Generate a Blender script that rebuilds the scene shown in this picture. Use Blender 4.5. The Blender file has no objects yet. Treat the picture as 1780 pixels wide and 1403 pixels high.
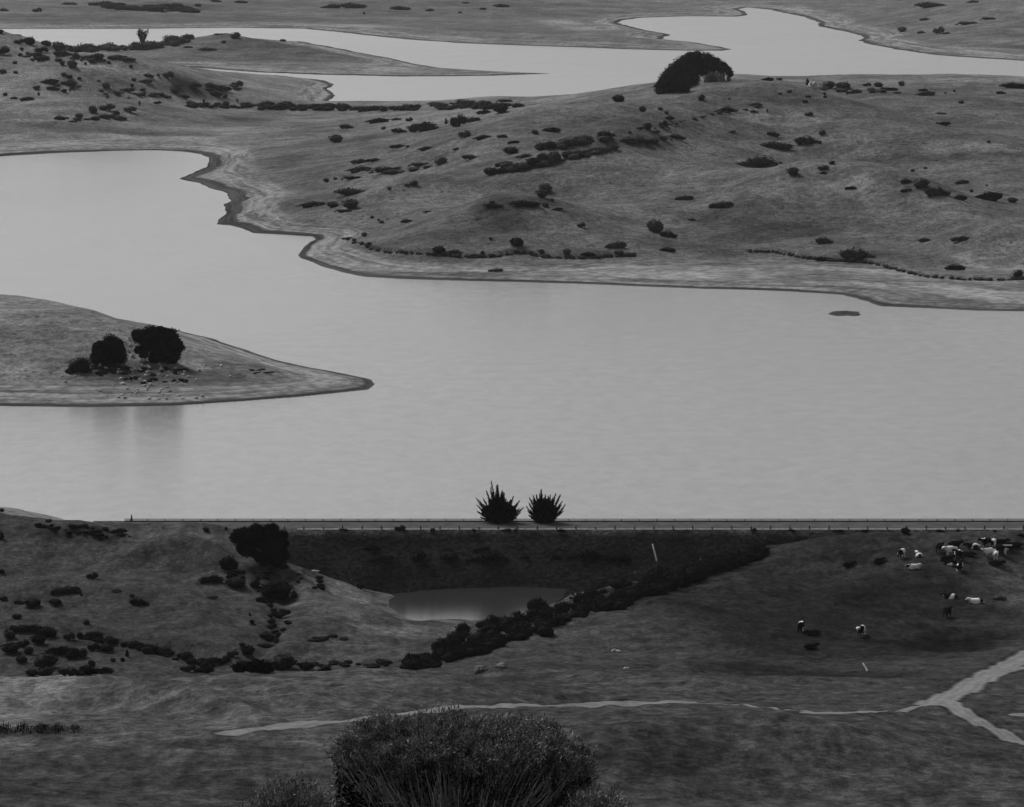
import bpy, math, random
import numpy as np
from mathutils import Vector

S = bpy.context.scene
COL = S.collection
R = math.radians

# ------------------------------------------------------------------ camera
IMW, IMH, F = 1780.0, 1403.0, 7400.0
H = 112.0                                   # camera height above the lake
PITCH = math.atan(901.5 / F)
cam_d = bpy.data.cameras.new('camera')
cam = bpy.data.objects.new('camera', cam_d)
COL.objects.link(cam)
cam.location = (0, 0, H)
cam.rotation_euler = (math.pi / 2 - PITCH, 0, 0)
cam_d.sensor_width = 36.0
cam_d.lens = 36.0 * F / IMW
cam_d.clip_start = 1.0
cam_d.clip_end = 30000.0
S.camera = cam

# ------------------------------------------------------------------ sky, sun
SUN_EL, SUN_AZ = R(40), R(-32)              # azimuth from +Y (view direction), negative = left
W = bpy.data.worlds.new('World'); S.world = W; W.use_nodes = True
nt = W.node_tree; nt.nodes.clear()
sky = nt.nodes.new('ShaderNodeTexSky'); sky.sky_type = 'NISHITA'; sky.sun_disc = False
sky.sun_elevation = SUN_EL; sky.sun_rotation = SUN_AZ
sky.air_density = 1.0; sky.dust_density = 4.0; sky.ozone_density = 1.0
bw = nt.nodes.new('ShaderNodeRGBToBW')      # black-and-white film
bg = nt.nodes.new('ShaderNodeBackground'); bg.inputs['Strength'].default_value = 0.075
out = nt.nodes.new('ShaderNodeOutputWorld')
nt.links.new(sky.outputs[0], bw.inputs[0]); nt.links.new(bw.outputs[0], bg.inputs[0]); nt.links.new(bg.outputs[0], out.inputs[0])
sun_d = bpy.data.lights.new('sun', 'SUN'); sun_d.energy = 2.6; sun_d.angle = R(16)
sun_d.color = (1, 1, 1)
sun = bpy.data.objects.new('sun', sun_d); COL.objects.link(sun)
sd_ = Vector((math.sin(SUN_AZ) * math.cos(SUN_EL), math.cos(SUN_AZ) * math.cos(SUN_EL), math.sin(SUN_EL)))
sun.rotation_euler = sd_.to_track_quat('Z', 'Y').to_euler()
sun.location = (0, 0, 400)
S.view_settings.view_transform = 'Standard'; S.view_settings.look = 'None'
S.view_settings.gamma = 1.0; S.view_settings.exposure = 0.34
try:
    S.cycles.volume_bounces = 0; S.cycles.max_bounces = 6; S.cycles.diffuse_bounces = 2
    S.cycles.glossy_bounces = 2; S.cycles.transmission_bounces = 1
except Exception:
    pass

# ------------------------------------------------------------------ pixel <-> world
cp, sp = math.cos(PITCH), math.sin(PITCH)
def ray(px, py):
    a = (px - IMW / 2) / F; b = (IMH / 2 - py) / F
    return a, b * sp + cp, b * cp - sp           # x, y, z
def ut(px, py):                                   # u = X/Y, t = drop per metre of Y
    x, y, z = ray(px, py); return x / y, -z / y
def at_D(px, py, D):
    u, t = ut(px, py); return u * D, D, H - t * D
def at_z(px, py, z=0.0):
    u, t = ut(px, py); D = (H - z) / t; return u * D, D, z

# ------------------------------------------------------------------ noise
_tab = np.random.RandomState(7).rand(256, 256).astype(np.float32)
def vnoise(x, y):
    xi = np.floor(x).astype(np.int64); yi = np.floor(y).astype(np.int64)
    fx = (x - xi).astype(np.float32); fy = (y - yi).astype(np.float32)
    fx = fx * fx * (3 - 2 * fx); fy = fy * fy * (3 - 2 * fy)
    x0 = xi & 255; x1 = (xi + 1) & 255; y0 = yi & 255; y1 = (yi + 1) & 255
    a = _tab[x0, y0] * (1 - fx) + _tab[x1, y0] * fx
    b = _tab[x0, y1] * (1 - fx) + _tab[x1, y1] * fx
    return (a * (1 - fy) + b * fy) * 2 - 1
def rot(x, y, a): return x * math.cos(a) - y * math.sin(a), x * math.sin(a) + y * math.cos(a)
def fbm(x, y, wl, octv=3, seed=0):
    r = 0; amp = 1.0
    for k in range(octv):
        xx, yy = rot(x, y, .6 + k * 1.1 + seed)
        r = r + amp * vnoise(xx / wl + 13.7 * seed + 31 * k, yy / wl + 5.1 * seed)
        wl *= .5; amp *= .5
    return r

# ------------------------------------------------------------------ shorelines (pixels on the water plane)
ISLAND = [(-900,716),(-400,712),(0,706),(150,708),(300,705),(350,702),(420,697),(520,689),(600,681),(638,677),(648,668),(640,660),
 (600,651),(540,640),(490,629),(440,614),(400,600),(375,590),(345,583),(290,570),(200,553),(100,543),(0,538),(-400,536),(-900,536)]
MAIN = [(2700,552),(2100,546),(1780,541),(1700,540),(1600,535),(1530,532),(1505,523),(1470,513),(1400,508),(1300,504),(1200,501),
 (1100,497),(1000,493),(900,490),(800,488),(700,485),(640,481),(600,474),(560,463),(535,453),(517,447),(520,437),(530,428),(546,416),
 (541,411),(520,410),(440,405),(420,397),(400,392),(376,390),(381,382),(392,372),(395,360),(390,355),(403,349),(404,346),(395,336),
 (370,327),(345,318),(314,311),(330,303),(355,292),(368,283),(366,274),(350,268),(320,264),(270,261),(200,262),(120,265),(60,268),
 (0,272),(-400,280),(-900,286),(-900,58),(-400,58),(0,58),(35,60),(60,70),(100,84),(200,88),(330,76),(430,70),(520,72),(600,86),(650,96),(690,104),
 (720,111),(760,118),(820,122),(900,126),(952,128),(850,132),(700,133),(560,130),(450,126),(400,122),(330,117),(300,116),(340,119),
 (380,124),(480,131),(560,139),(582,147),(569,153),(576,160),(579,167),(572,178),(580,190),(760,192),(880,190),(1000,178),
 (1140,166),(1300,160),(1500,166),(1780,168),(2100,168),(2700,168)]
FAR = [(-900,50),(35,50),(250,50),(400,48),(530,50),(600,57),(700,68),(800,75),(900,79),(1000,82),(1100,86),(1190,88),(1250,88),
 (1270,86),(1255,82),(1200,73),(1150,68),(1155,64),(1167,60),(1130,54),(1090,45),(1073,40),(1085,35),(1110,31),(1200,28),(1280,29),
 (1300,26),(1297,21),(1283,16),(1300,13),(1340,17),(1400,30),(1425,40),(1422,46),(1460,53),(1500,62),(1505,66),(1493,70),(1510,77),
 (1560,86),(1620,95),(1700,101),(1780,106),(2100,114),(2700,122)]
def px_at(px, D): return ((px - IMW/2) / F / cp * D, D)
def poly_w(pts): return [at_z(a, b)[:2] for a, b in pts]
P_ISL = np.array(poly_w(ISLAND)); P_MAIN = np.array(poly_w(MAIN))
P_FAR = np.array(poly_w(FAR) + [(4000, 9000), (-4000, 9000)])
P_NEAR = np.array([px_at(-2500,-300), (-500,-100), px_at(-2500,772), px_at(-700,772), px_at(0,764), px_at(130,748), px_at(230,733), px_at(4500,733), (600,-100)])
P_NEAR[0] = (-600, -100)
POND = [(676,1043),(700,1034),(780,1027),(890,1024),(965,1027),(960,1042),(925,1058),(880,1071),(820,1076),(790,1075),(740,1078),(722,1080),(700,1072),(682,1058)]
P_POND = np.array([at_z(a, b, -3.5)[:2] for a, b in POND])
SHOAL = [(1443,546),(1450,542),(1472,541),(1490,542),(1496,546),(1485,549),(1460,550)]
P_SHOAL = np.array(poly_w(SHOAL))

def sdist(x, y, P):
    """signed distance, + inside"""
    d2 = np.full(x.shape, 1e12, np.float32); ins = np.zeros(x.shape, bool)
    n = len(P)
    for i in range(n):
        ax, ay = P[i]; bx, by = P[(i + 1) % n]
        ex, ey = bx - ax, by - ay; L = ex*ex + ey*ey + 1e-9
        t = np.clip(((x-ax)*ex + (y-ay)*ey) / L, 0, 1)
        q = (x-ax-t*ex)**2 + (y-ay-t*ey)**2
        np.minimum(d2, q, out=d2)
        if ay != by:
            c = ((ay > y) != (by > y)) & (x < (bx-ax) * (y-ay) / (by-ay) + ax)
            ins ^= c
    d = np.sqrt(d2)
    return np.where(ins, d, -d).astype(np.float32)
def ldist(x, y, P):
    d2 = np.full(x.shape, 1e12, np.float32)
    for (ax, ay), (bx, by) in zip(P[:-1], P[1:]):
        ex, ey = bx-ax, by-ay; L = ex*ex+ey*ey+1e-9
        t = np.clip(((x-ax)*ex + (y-ay)*ey) / L, 0, 1)
        np.minimum(d2, (x-ax-t*ex)**2 + (y-ay-t*ey)**2, out=d2)
    return np.sqrt(d2)

# ------------------------------------------------------------------ hill heights: control points, thin-plate spline over (u, ln D)
CP = []
def cD(px, py, D): x, y, z = at_D(px, py, D); CP.append((x, y, z))
def cZ(px, py, z): CP.append(at_z(px, py, z))
def cR(px, D, z): x, y = px_at(px, D); CP.append((x, y, z))
for px in (-700, 0, 890, 1780, 2500):
    cR(px, 130, 79); cR(px, 190, 64); cR(px, 260, 50)
for px, y0, d0 in ((-600,1403,342),(-200,1403,340),(250,1403,338),(700,1403,340),(1150,1403,342),(1500,1403,345),(1850,1403,350),(2400,1403,350)):
    cD(px, y0, d0)
for px in (-600,-200,250,700,1150): cD(px, 1300, 381); cD(px, 1235, 412)
cD(1450,1300,385); cD(1450,1240,415); cD(1640,1225,440); cD(1640,1300,392); cD(1850,1300,400); cD(1850,1200,500); cD(2300,1300,400); cD(2300,1200,480)
for px, py in ((-600,1178),(-200,1177),(0,1175),(200,1177),(450,1172),(620,1166),(720,1165)): cD(px, py, 452)
for px in (-600,-200,0,200,450,650): cR(px, 500, 13); cR(px, 550, 3.5)
for px in (-600,-200,0,200,400): cD(px, 1180, 600); cD(px, 1105, 632); cD(px, 1040, 662)
for px, py, D in ((-600,880,722),(-200,885,722),(0,892,722),(100,902,721),(200,908,719),(300,914,716),(400,921,712)): cD(px, py, D)
for px in (-600,-200,0,100): cD(px, 950, 700)
cD(200,950,698); cD(300,960,694); cD(400,970,690); cD(460,1000,678); cD(500,985,684)
cD(500,1040,668); cD(480,1100,636); cD(430,1160,607); cD(530,1165,606); cD(570,1090,640); cD(600,1035,668); cD(560,1010,676)
cZ(640,1045,-2.2); cZ(700,1100,-2.4); cZ(820,1095,-2.6); cZ(600,1120,-.6); cZ(740,1130,-1.4); cZ(650,1165,-.2)
cZ(880,1085,-2.6); cZ(980,1055,-2.4); cZ(1090,1018,-1.5); cZ(1200,988,.2); cZ(1330,956,2.4)
cZ(800,1150,1.2); cZ(870,1125,1.8); cZ(1000,1085,2); cZ(1150,1035,2.3); cZ(1250,1000,2.6)
for px, py, D in ((1330,948,701),(1400,945,701),(1500,941,701),(1600,938,701),(1780,935,701),(2300,933,701)): cD(px, py, D)
for px in (1350,1600,1850,2300): cD(px, 1050, 651)
cD(1350,1000,677); cD(1600,995,677); cD(1850,995,677)
cD(1100,1125,613); cD(1300,1130,609); cD(1500,1130,607); cD(1700,1130,604); cD(2300,1120,604)
cD(1000,1150,588); cD(850,1160,565); cD(1100,1168,568); cD(1300,1175,552); cD(1500,1180,545); cD(1700,1170,550); cD(2300,1170,545)
cD(900,1190,508); cD(1200,1200,500); cD(1450,1205,500); cD(1000,1228,436)
for px in (560,700,850,1000,1150,1300,1500,1800,2400): cR(px, 709, -5)
for px in (-700,0,400,800,1200,1780,2500): cR(px, 728, -3 if px > 350 else 4)
# island
for px, py, D in ((-900,515,1062),(-400,516,1062),(0,518,1060),(100,523,1058),(200,536,1048),(290,551,1033),(345,571,1008)): cD(px, py, D)
for a in ((-400,620,5.5),(0,620,5.2),(0,685,1.3),(-400,690,1.2),(200,600,7),(200,655,3.2),(120,700,.6),(350,605,4.2),(350,650,2.6),(450,618,1.6),(450,655,2.0),(550,665,1.1),(600,663,.8),(300,690,1.1)): cZ(*a)
# right headland
for px, py, D in ((600,186,2080),(700,186,2050),(760,185,2020),(880,181,1960),(940,171,1900),(1000,163,1860),(1140,145,1800),(1280,134,1790),(1330,139,1790),(1450,147,1780),(1560,152,1770),(1660,150,1770),(1780,154,1760),(2200,150,1750),(2700,150,1750)): cD(px, py, D)
for px in (1000,1200,1400,1780,2400): cR(px, 2150, 7)
base = ((470,1.2),(445,3.0),(400,6.4),(350,10.1),(300,14.7),(250,19.1),(200,24.2))
for px in (900,1200,1500,1800,2400):
    for py, z in base[(1 if px > 1400 else 0):]: cZ(px, py, z)
for a in ((640,470,.6),(700,445,3.0),(700,400,6.0),(750,350,8.5),(750,300,10.5),(780,250,12),(800,210,13),(620,420,2.6),(600,370,4),(620,320,5.5),(620,270,6.5),(620,230,5.5),(640,205,4),(540,440,.8)): cZ(*a)
# low flats by the cove
for a in ((480,390,1.6),(440,350,1.6),(500,320,3),(420,300,1.6),(480,260,3.0),(400,245,2.2),(500,220,3.2),(300,245,1.6),(200,240,2.2),(0,250,2.2),(-400,250,2.5),(350,215,3.0),(250,218,3.8),(450,190,2.6),(350,188,3.4),(550,196,2.6)): cZ(*a)
# left hill
for px, py, D in ((-900,40,2200),(-400,45,2200),(0,55,2200),(40,66,2210),(90,80,2220),(0,150,2050),(-400,150,2050),(0,200,1945),(-400,200,1945),(120,150,2060),(120,200,1950),(200,150,2080),
   (230,200,1960),(200,102,2230),(300,112,2300),(380,126,2330),(430,140,2310),(300,160,2090),(400,165,2130),(540,146,2330),(520,165,2250)): cD(px, py, D)
for px in (-900,-400,0): cR(px, 2500, 9)
cR(150,2450,7); cR(280,2480,4)
# upper peninsula
for px, py, D in ((100,80,2860),(200,80,2850),(330,65,2850),(430,55,2850),(520,58,2830),(600,73,2780),(680,98,2710),(400,100,2700),(550,100,2690),(250,98,2700),(350,112,2610),(600,112,2640),(700,118,2620),(800,125,2590),(900,128,2570),(120,92,2740),(500,122,2580)): cD(px, py, D)
cR(-400,2850,7); cR(-900,2850,7)
# far land
for px in (-900,-300,200,600,1000): cD(px, 22, 3650); cD(px, 2, 3930)
for px in (-900,-300,300,890,1400,2000,2700): cR(px, 4500, 22); cR(px, 5600, 60); cR(px, 7500, 95)
cD(700,45,3380); cD(900,55,3230); cD(1060,60,3150); cD(1200,82,2900); cD(1150,10,3900); cD(1350,2,4000)
cD(1780,50,3050); cD(1780,5,3350); cD(1600,30,3250); cD(1500,20,3500); cD(1600,70,3000); cD(1440,25,3500); cD(2200,50,3050); cD(2700,50,3050); cD(2200,5,3350); cD(1780,92,2830)
CPA = np.array(CP, float)
# knolls, swales: (px, py, height, across, along) as real bumps on the ground
BUMPS = [(880,385,3.2,42,26),(700,425,2.2,26,24),(1080,425,1.6,24,24),(1440,340,3.4,48,34),(1640,370,1.8,60,30),(1720,445,2.2,28,22),(1320,205,3.0,60,45),(1130,235,2.6,50,40),
 (1000,265,2.0,40,40),(1500,195,2.0,50,40),(1640,250,2.4,60,45),(1410,250,1.8,40,35),(1200,300,2.0,50,40),(950,330,-1.6,30,30),(1250,410,-2.0,30,40),(760,330,1.6,40,30),(650,250,1.2,40,40),
 (1100,330,1.6,36,40),(1780,300,1.5,60,45),(1560,300,-1.4,40,40),
 (60,190,2.5,60,60),(220,140,2.0,60,60),(330,150,1.6,40,40),
 (100,1090,1.0,9,9),(250,1020,.9,12,12),(120,960,.9,12,10),(330,960,1.0,9,9),(380,1100,.9,8,12),(560,1060,.7,6,9),(330,1140,-.9,14,6),
 (1560,1010,.8,12,12),(1150,1110,.7,14,9),(1620,1110,-.9,9,5),(1400,1190,.9,16,9),(1000,1180,.9,16,8),(1330,1210,-1.0,16,7),
 (900,1310,1.2,16,10),(200,1280,1.0,12,9),(450,1210,1.0,10,8),(100,1215,-1.1,14,7),(1200,1270,.9,14,9),(1560,1300,1.2,14,12),(1350,1370,-1.0,12,10),(350,1370,-.8,10,8),
 (30,575,.9,20,22),(250,600,.9,14,22),(440,640,.5,10,14)]
def tps_fit(P, v, lam=1e-4):
    n = len(P); d2 = ((P[:, None] - P[None]) ** 2).sum(-1)
    K = .5 * d2 * np.log(d2 + 1e-12) + lam * np.eye(n) * 1e-2
    A = np.zeros((n+3, n+3)); A[:n, :n] = K; A[:n, n] = 1; A[:n, n+1:] = P; A[n, :n] = 1; A[n+1:, :n] = P.T
    return np.linalg.solve(A, np.concatenate([v, np.zeros(3)]))
TP = np.stack([CPA[:, 0] / CPA[:, 1], np.log(CPA[:, 1])], 1)
TW = tps_fit(TP, CPA[:, 2] / CPA[:, 1])
def tps(u, lnD):
    r = np.zeros(u.shape, np.float32) + TW[len(TP)] + TW[len(TP)+1] * u + TW[len(TP)+2] * lnD
    r = r.astype(np.float32)
    for (a, b), w in zip(TP, TW):
        q = ((u-a)**2 + (lnD-b)**2).astype(np.float32)
        r += np.float32(.5*w) * q * np.log(q + 1e-12)
    return r

def smin(a, b, k):
    h = np.clip(.5 + .5*(b-a)/k, 0, 1); return b*(1-h) + a*h - k*h*(1-h)

# ------------------------------------------------------------------ the ground grid
rows = list(np.arange(26, 320, 4.0))
D = 320.0
while D < 7600:
    if D < 735: st = max(.45, 1.7e-6*D*D)
    elif D < 895: st = 12
    elif D < 1135: st = 1.25e-6*D*D
    elif D < 1185: st = 10
    elif D < 2420: st = min(1.25e-6*D*D, 3.6)
    elif D < 4300: st = 6.5
    else: st = 45
    rows.append(D); D += st
rows = np.array(rows)
cols_px = np.concatenate([np.linspace(-900, -60, 60)[:-1], np.arange(-60, 1842, 2.1), np.linspace(1842, 2680, 60)[1:]])
cu = (cols_px - IMW/2) / F / cp
NR, NC = len(rows), len(cu)
Yg = np.repeat(rows[:, None], NC, 1).astype(np.float32)
Ug = np.repeat(cu[None], NR, 0).astype(np.float32)
Xg = Yg * Ug
SH = np.full((NR, NC), -400, np.float32)
def rr(a, b): i = np.searchsorted(rows, a); j = np.searchsorted(rows, b); return slice(max(0, i-1), min(NR, j+1))
for P, (a, b) in ((P_ISL, (800,1300)), (P_MAIN, (1100,3300)), (P_FAR, (2500,8000)), (P_NEAR, (0,860)), (P_SHOAL, (1050,1200))):
    s = rr(a, b)
    SH[s] = np.maximum(SH[s], sdist(Xg[s], Yg[s], P))
SH += (vnoise(Xg/9, Yg/9) * .5 + vnoise(Xg/24+9, Yg/24) * .9) * np.clip(Yg/1500, .2, 1.6)
hill = tps(Ug, np.log(Yg)) * Yg
for px, py, h, ra, rd in BUMPS:
    u, t = ut(px, py); c = np.argmin(abs(cu-u)); z = H - t*rows
    hit = np.nonzero((hill[:, c] > z) & (SH[:, c] > 0))[0]
    Dh = rows[hit[0]] if len(hit) else H/t
    x0, y0 = u*Dh, Dh
    s = rr(Dh-4*rd, Dh+4*rd)
    wob = vnoise(Xg[s]/(ra*.8)+px, Yg[s]/(rd*.8)) * .35
    q = np.sqrt(((Xg[s]-x0)/ra)**2 + ((Yg[s]-y0)/rd)**2) * (1+wob)
    hill[s] += h * (1.0 if Dh > 1150 else .9) * np.exp(-.5*q**2)
wn = np.clip((Yg-290)/45, 0, 1); wn = wn*wn*(3-2*wn)
hill = np.where(Yg < 335, (1-wn)*np.interp(Yg, [0,20,40,60,90,130,190,260,340], [110.0,104,100.5,96.3,90.5,79,64,49.5,38.6]) + wn*hill, hill).astype(np.float32)
def fold(pts, h, fw, bw, trough=.5, D0=1180, taper=60):
    h = h*1.5
    W_ = []
    for a_, b_ in pts:
        u, t = ut(a_, b_); c = np.argmin(abs(cu-u)); hit = np.nonzero((hill[:, c] > H-t*rows) & (rows > D0))[0]
        Dh = rows[hit[0]] if len(hit) else H/t
        W_.append((u*Dh, Dh))
    W_ = np.array(W_); k = np.argsort(W_[:, 0]); W_ = W_[k]
    W_[1:-1, 1] = (W_[:-2, 1]+2*W_[1:-1, 1]+W_[2:, 1])/4
    s = rr(W_[:, 1].min()-4*fw, W_[:, 1].max()+5*bw); x, y = Xg[s], Yg[s]
    d = y-np.interp(x, W_[:, 0], W_[:, 1]) + fbm(x, y, fw*1.6, 2, h)*fw*.22
    tp_ = np.clip((x-W_[0, 0])/taper, 0, 1)*np.clip((W_[-1, 0]-x)/taper, 0, 1); tp_ = tp_*tp_*(3-2*tp_)
    hill[s] += h*tp_*(np.where(d < 0, np.exp(-(d/fw)**2), np.exp(-(d/bw)**2)) - trough*np.exp(-((d-1.9*bw)/bw)**2))
fold([(590,415),(640,398),(700,384),(850,366),(950,374),(1050,395),(1160,432)], 5.0, 34, 40, .35)
fold([(1180,425),(1240,375),(1320,338),(1400,322),(1480,326),(1560,345),(1650,372),(1780,402),(1900,420)], 6.0, 44, 45, .4)
fold([(800,312),(880,296),(960,272),(1100,242),(1180,214),(1260,194),(1340,184),(1440,184),(1540,200),(1640,225)], 6.0, 55, 40, .7)
fold([(1480,250),(1560,232),(1620,234),(1700,250),(1800,268),(1900,280)], 4.5, 45, 45, .5)
fold([(1600,450),(1660,428),(1720,422),(1790,428),(1900,440)], 3.2, 20, 30, .3, taper=30)
fold([(560,372),(640,345),(740,318),(840,300)], 3.0, 22, 30, .4, taper=30)
fold([(600,300),(680,275),(760,262),(850,240),(960,215)], 3.0, 30, 40, .5)
fold([(-60,150),(60,125),(150,118),(260,132),(350,150),(430,168)], 5.0, 45, 50, .5)
fold([(-60,205),(40,190),(130,186),(230,205),(300,215)], 3.5, 40, 45, .4)
fold([(-60,925),(60,928),(140,922),(210,930),(260,945)], .9, 4, 6, .4, D0=600, taper=10)
fold([(150,985),(260,955),(330,948),(390,975),(430,1000)], 1.3, 5, 7, .5, D0=600, taper=8)
fold([(-60,1040),(60,1020),(200,1030),(330,1050),(420,1075)], 1.2, 9, 9, .4, D0=560, taper=10)
fold([(1000,1185),(1150,1172),(1300,1165),(1450,1160),(1560,1165)], .9, 8, 8, .5, D0=480, taper=14)
fold([(1350,1075),(1480,1020),(1600,1005),(1700,1012),(1850,1030)], 1.0, 12, 10, .4, D0=560, taper=14)
fold([(840,1170),(1000,1195),(1200,1198),(1400,1205)], .8, 9, 8, .6, D0=440, taper=14)
fold([(150,1190),(300,1215),(420,1240),(520,1262)], 1.0, 8, 8, .5, D0=380, taper=8)
fold([(1000,1290),(1150,1255),(1300,1250),(1450,1262),(1600,1300)], .35, 10, 9, .5, D0=350, taper=9)
DITCH = np.array([at_D(a_, b_, d_)[:2] for a_, b_, d_ in ((120,1098,634),(200,1112,629),(290,1130,622),(370,1150,612),(430,1165,606))])
s = rr(590, 650); dd = ldist(Xg[s], Yg[s], DITCH); hill[s] -= 1.0*np.exp(-(dd/2.6)**2)
G2_ = np.array([at_D(a_, b_, d_)[:2] for a_, b_, d_ in ((500,1010,678),(490,1060,655),(478,1100,636),(440,1150,612))])
s = rr(590, 700); dd = ldist(Xg[s], Yg[s], G2_); hill[s] -= .9*np.exp(-(dd/2.0)**2)
near = Yg < 740
land = np.clip(hill/4, 0, 1)
nz = np.where(near, fbm(Xg, Yg, 14, 3, 1)*.22, fbm(Xg, Yg, 55, 4, 2)*1.0*np.clip(hill/12, .05, 1))
# tussocks and cattle steps on the near slopes
nz += np.where(near, fbm(Xg, Yg*.8, 2.6, 2, 3)*.15 + fbm(Xg, Yg, 7, 1, 6)*.15, fbm(Xg, Yg, 9, 2, 4)*.13 + np.where(Yg > 1150, fbm(Xg, Yg, 30, 2, 7)*.4*np.clip(hill/6, 0, 1), 0))
# shallow gullies
g = 1 - np.abs(fbm(Xg, Yg, 70, 3, 5)); nz -= np.where(near, 0, np.clip(g-.86, 0, 1)*5*np.clip(hill/10, 0, 1))
hill = hill + nz
hill = np.where(Yg > 800, np.maximum(hill, .9+.012*np.maximum(SH, 0)), hill)
# banks: the drawn-down shore
kb = np.where(Yg < 860, .45, np.where(Yg < 1200, .11, np.where(Yg < 2400, .10, .045)))
kq = np.where(Yg < 860, .02, np.where(Yg < 1200, .005, np.where(Yg < 2400, .003, .0012)))
bank = kb*SH + kq*np.maximum(SH, 0)**2
Z = smin(hill, bank, np.where(Yg < 860, .3, 1.2)) + np.where(near, 0, .12)
Z = np.where(SH < 0, .15*SH, Z)
s = rr(1050, 1200); shoal = sdist(Xg[s], Yg[s], P_SHOAL); Z[s] = np.where(shoal > -1, np.minimum(Z[s], .05+.02*shoal+.22*vnoise(Xg[s]/2.2, Yg[s]/4)+.05), Z[s])
# pond below the dam
s = rr(600, 712); pd = -sdist(Xg[s], Yg[s], P_POND)
Z[s] = np.where(pd < 14, smin(Z[s], -3.5 + .16*pd + .012*np.maximum(pd, 0)**2, .5), Z[s])
# low eroded bank along the old shoreline
def wline(pts, z): return [at_z(a, b, z)[:2] for a, b in pts]
def surf_at(px, py, Dmin=0, Dmax=1e9):
    u, t = ut(px, py); fi = np.interp(u, cu, np.arange(NC)); c = int(fi); c2 = min(c+1, NC-1); w = fi-c
    zc = Z[:, c]*(1-w) + Z[:, c2]*w
    zr = H - t*rows
    ok = np.nonzero((zc > zr) & (rows > Dmin) & (rows < Dmax))[0]
    if not len(ok) or ok[0] == 0: Dh = H/t
    else:
        i = ok[0]; a = zr[i-1]-zc[i-1]; b = zc[i]-zr[i]; k = a/(a+b) if a+b > 0 and a > 0 else 1
        Dh = rows[i-1]*(1-k) + rows[i]*k
    return Dh*u, Dh, H - t*Dh
SCARP1 = [(603,416),(625,424),(642,431),(660,437),(700,440),(760,443),(820,447),(865,446),(893,440),(920,441),(945,447),(1000,449),(1060,446),(1110,444)]
SCARP2 = [(1290,437),(1345,438),(1390,447),(1440,453),(1490,454),(1530,460),(1570,472),(1610,481),(1670,486),(1730,487),(1790,485),(1900,484)]
SCW = [[surf_at(a, b, 1180, 1500)[:2] for a, b in s_] for s_ in (SCARP1, SCARP2)]
def side_step(P, hgt, taper=12):
    P = np.array(P); s = rr(P[:, 1].min()-14, P[:, 1].max()+30)
    x, y = Xg[s], Yg[s]
    yl = np.interp(x, P[:, 0], P[:, 1]); inx = np.clip((x-P[0, 0])/taper, 0, 1)*np.clip((P[-1, 0]-x)/taper, 0, 1)
    d = y - yl
    Z[s] += hgt*inx*(np.clip(d/1.6, -.3, 1) * np.exp(-np.clip(d, 0, 60)/16) ) * (d > -.48)
    return
for P in SCW: side_step(P, 1.3)

# ------------------------------------------------------------------ ground attributes
ALB = np.zeros((NR, NC), np.float32)
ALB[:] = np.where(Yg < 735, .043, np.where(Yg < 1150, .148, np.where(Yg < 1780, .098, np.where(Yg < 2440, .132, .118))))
def blob(px, py, rx, ry, mul, soft=.5, Dmin=0, Dmax=1e9):
    """lighter or darker ground patch: different cover, plus painted-in crest light and slope shade; rx, ry in photo pixels at the patch, laid on the ground in metres"""
    x0, y0, z0 = surf_at(px, py, Dmin, Dmax)
    x1, y1, _ = surf_at(px, py+ry, Dmin, Dmax); x2, y2, _ = surf_at(px, py-ry, Dmin, Dmax)
    wy = max(1.0, abs(y2-y1)/2); wx = rx*y0/F
    s = rr(y0-3*wy-5, y0+3*wy+5)
    n = fbm(Xg[s], Yg[s], max(wx, wy)*.7, 3, px % 7) * .45
    q = np.sqrt(((Xg[s]-x0)/wx)**2 + ((Yg[s]-y0)/wy)**2) + n
    m = np.clip((1.2-q)/soft, 0, 1); m = m*m*(3-2*m)
    ALB[s] *= 1 + (mul-1)*m
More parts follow.
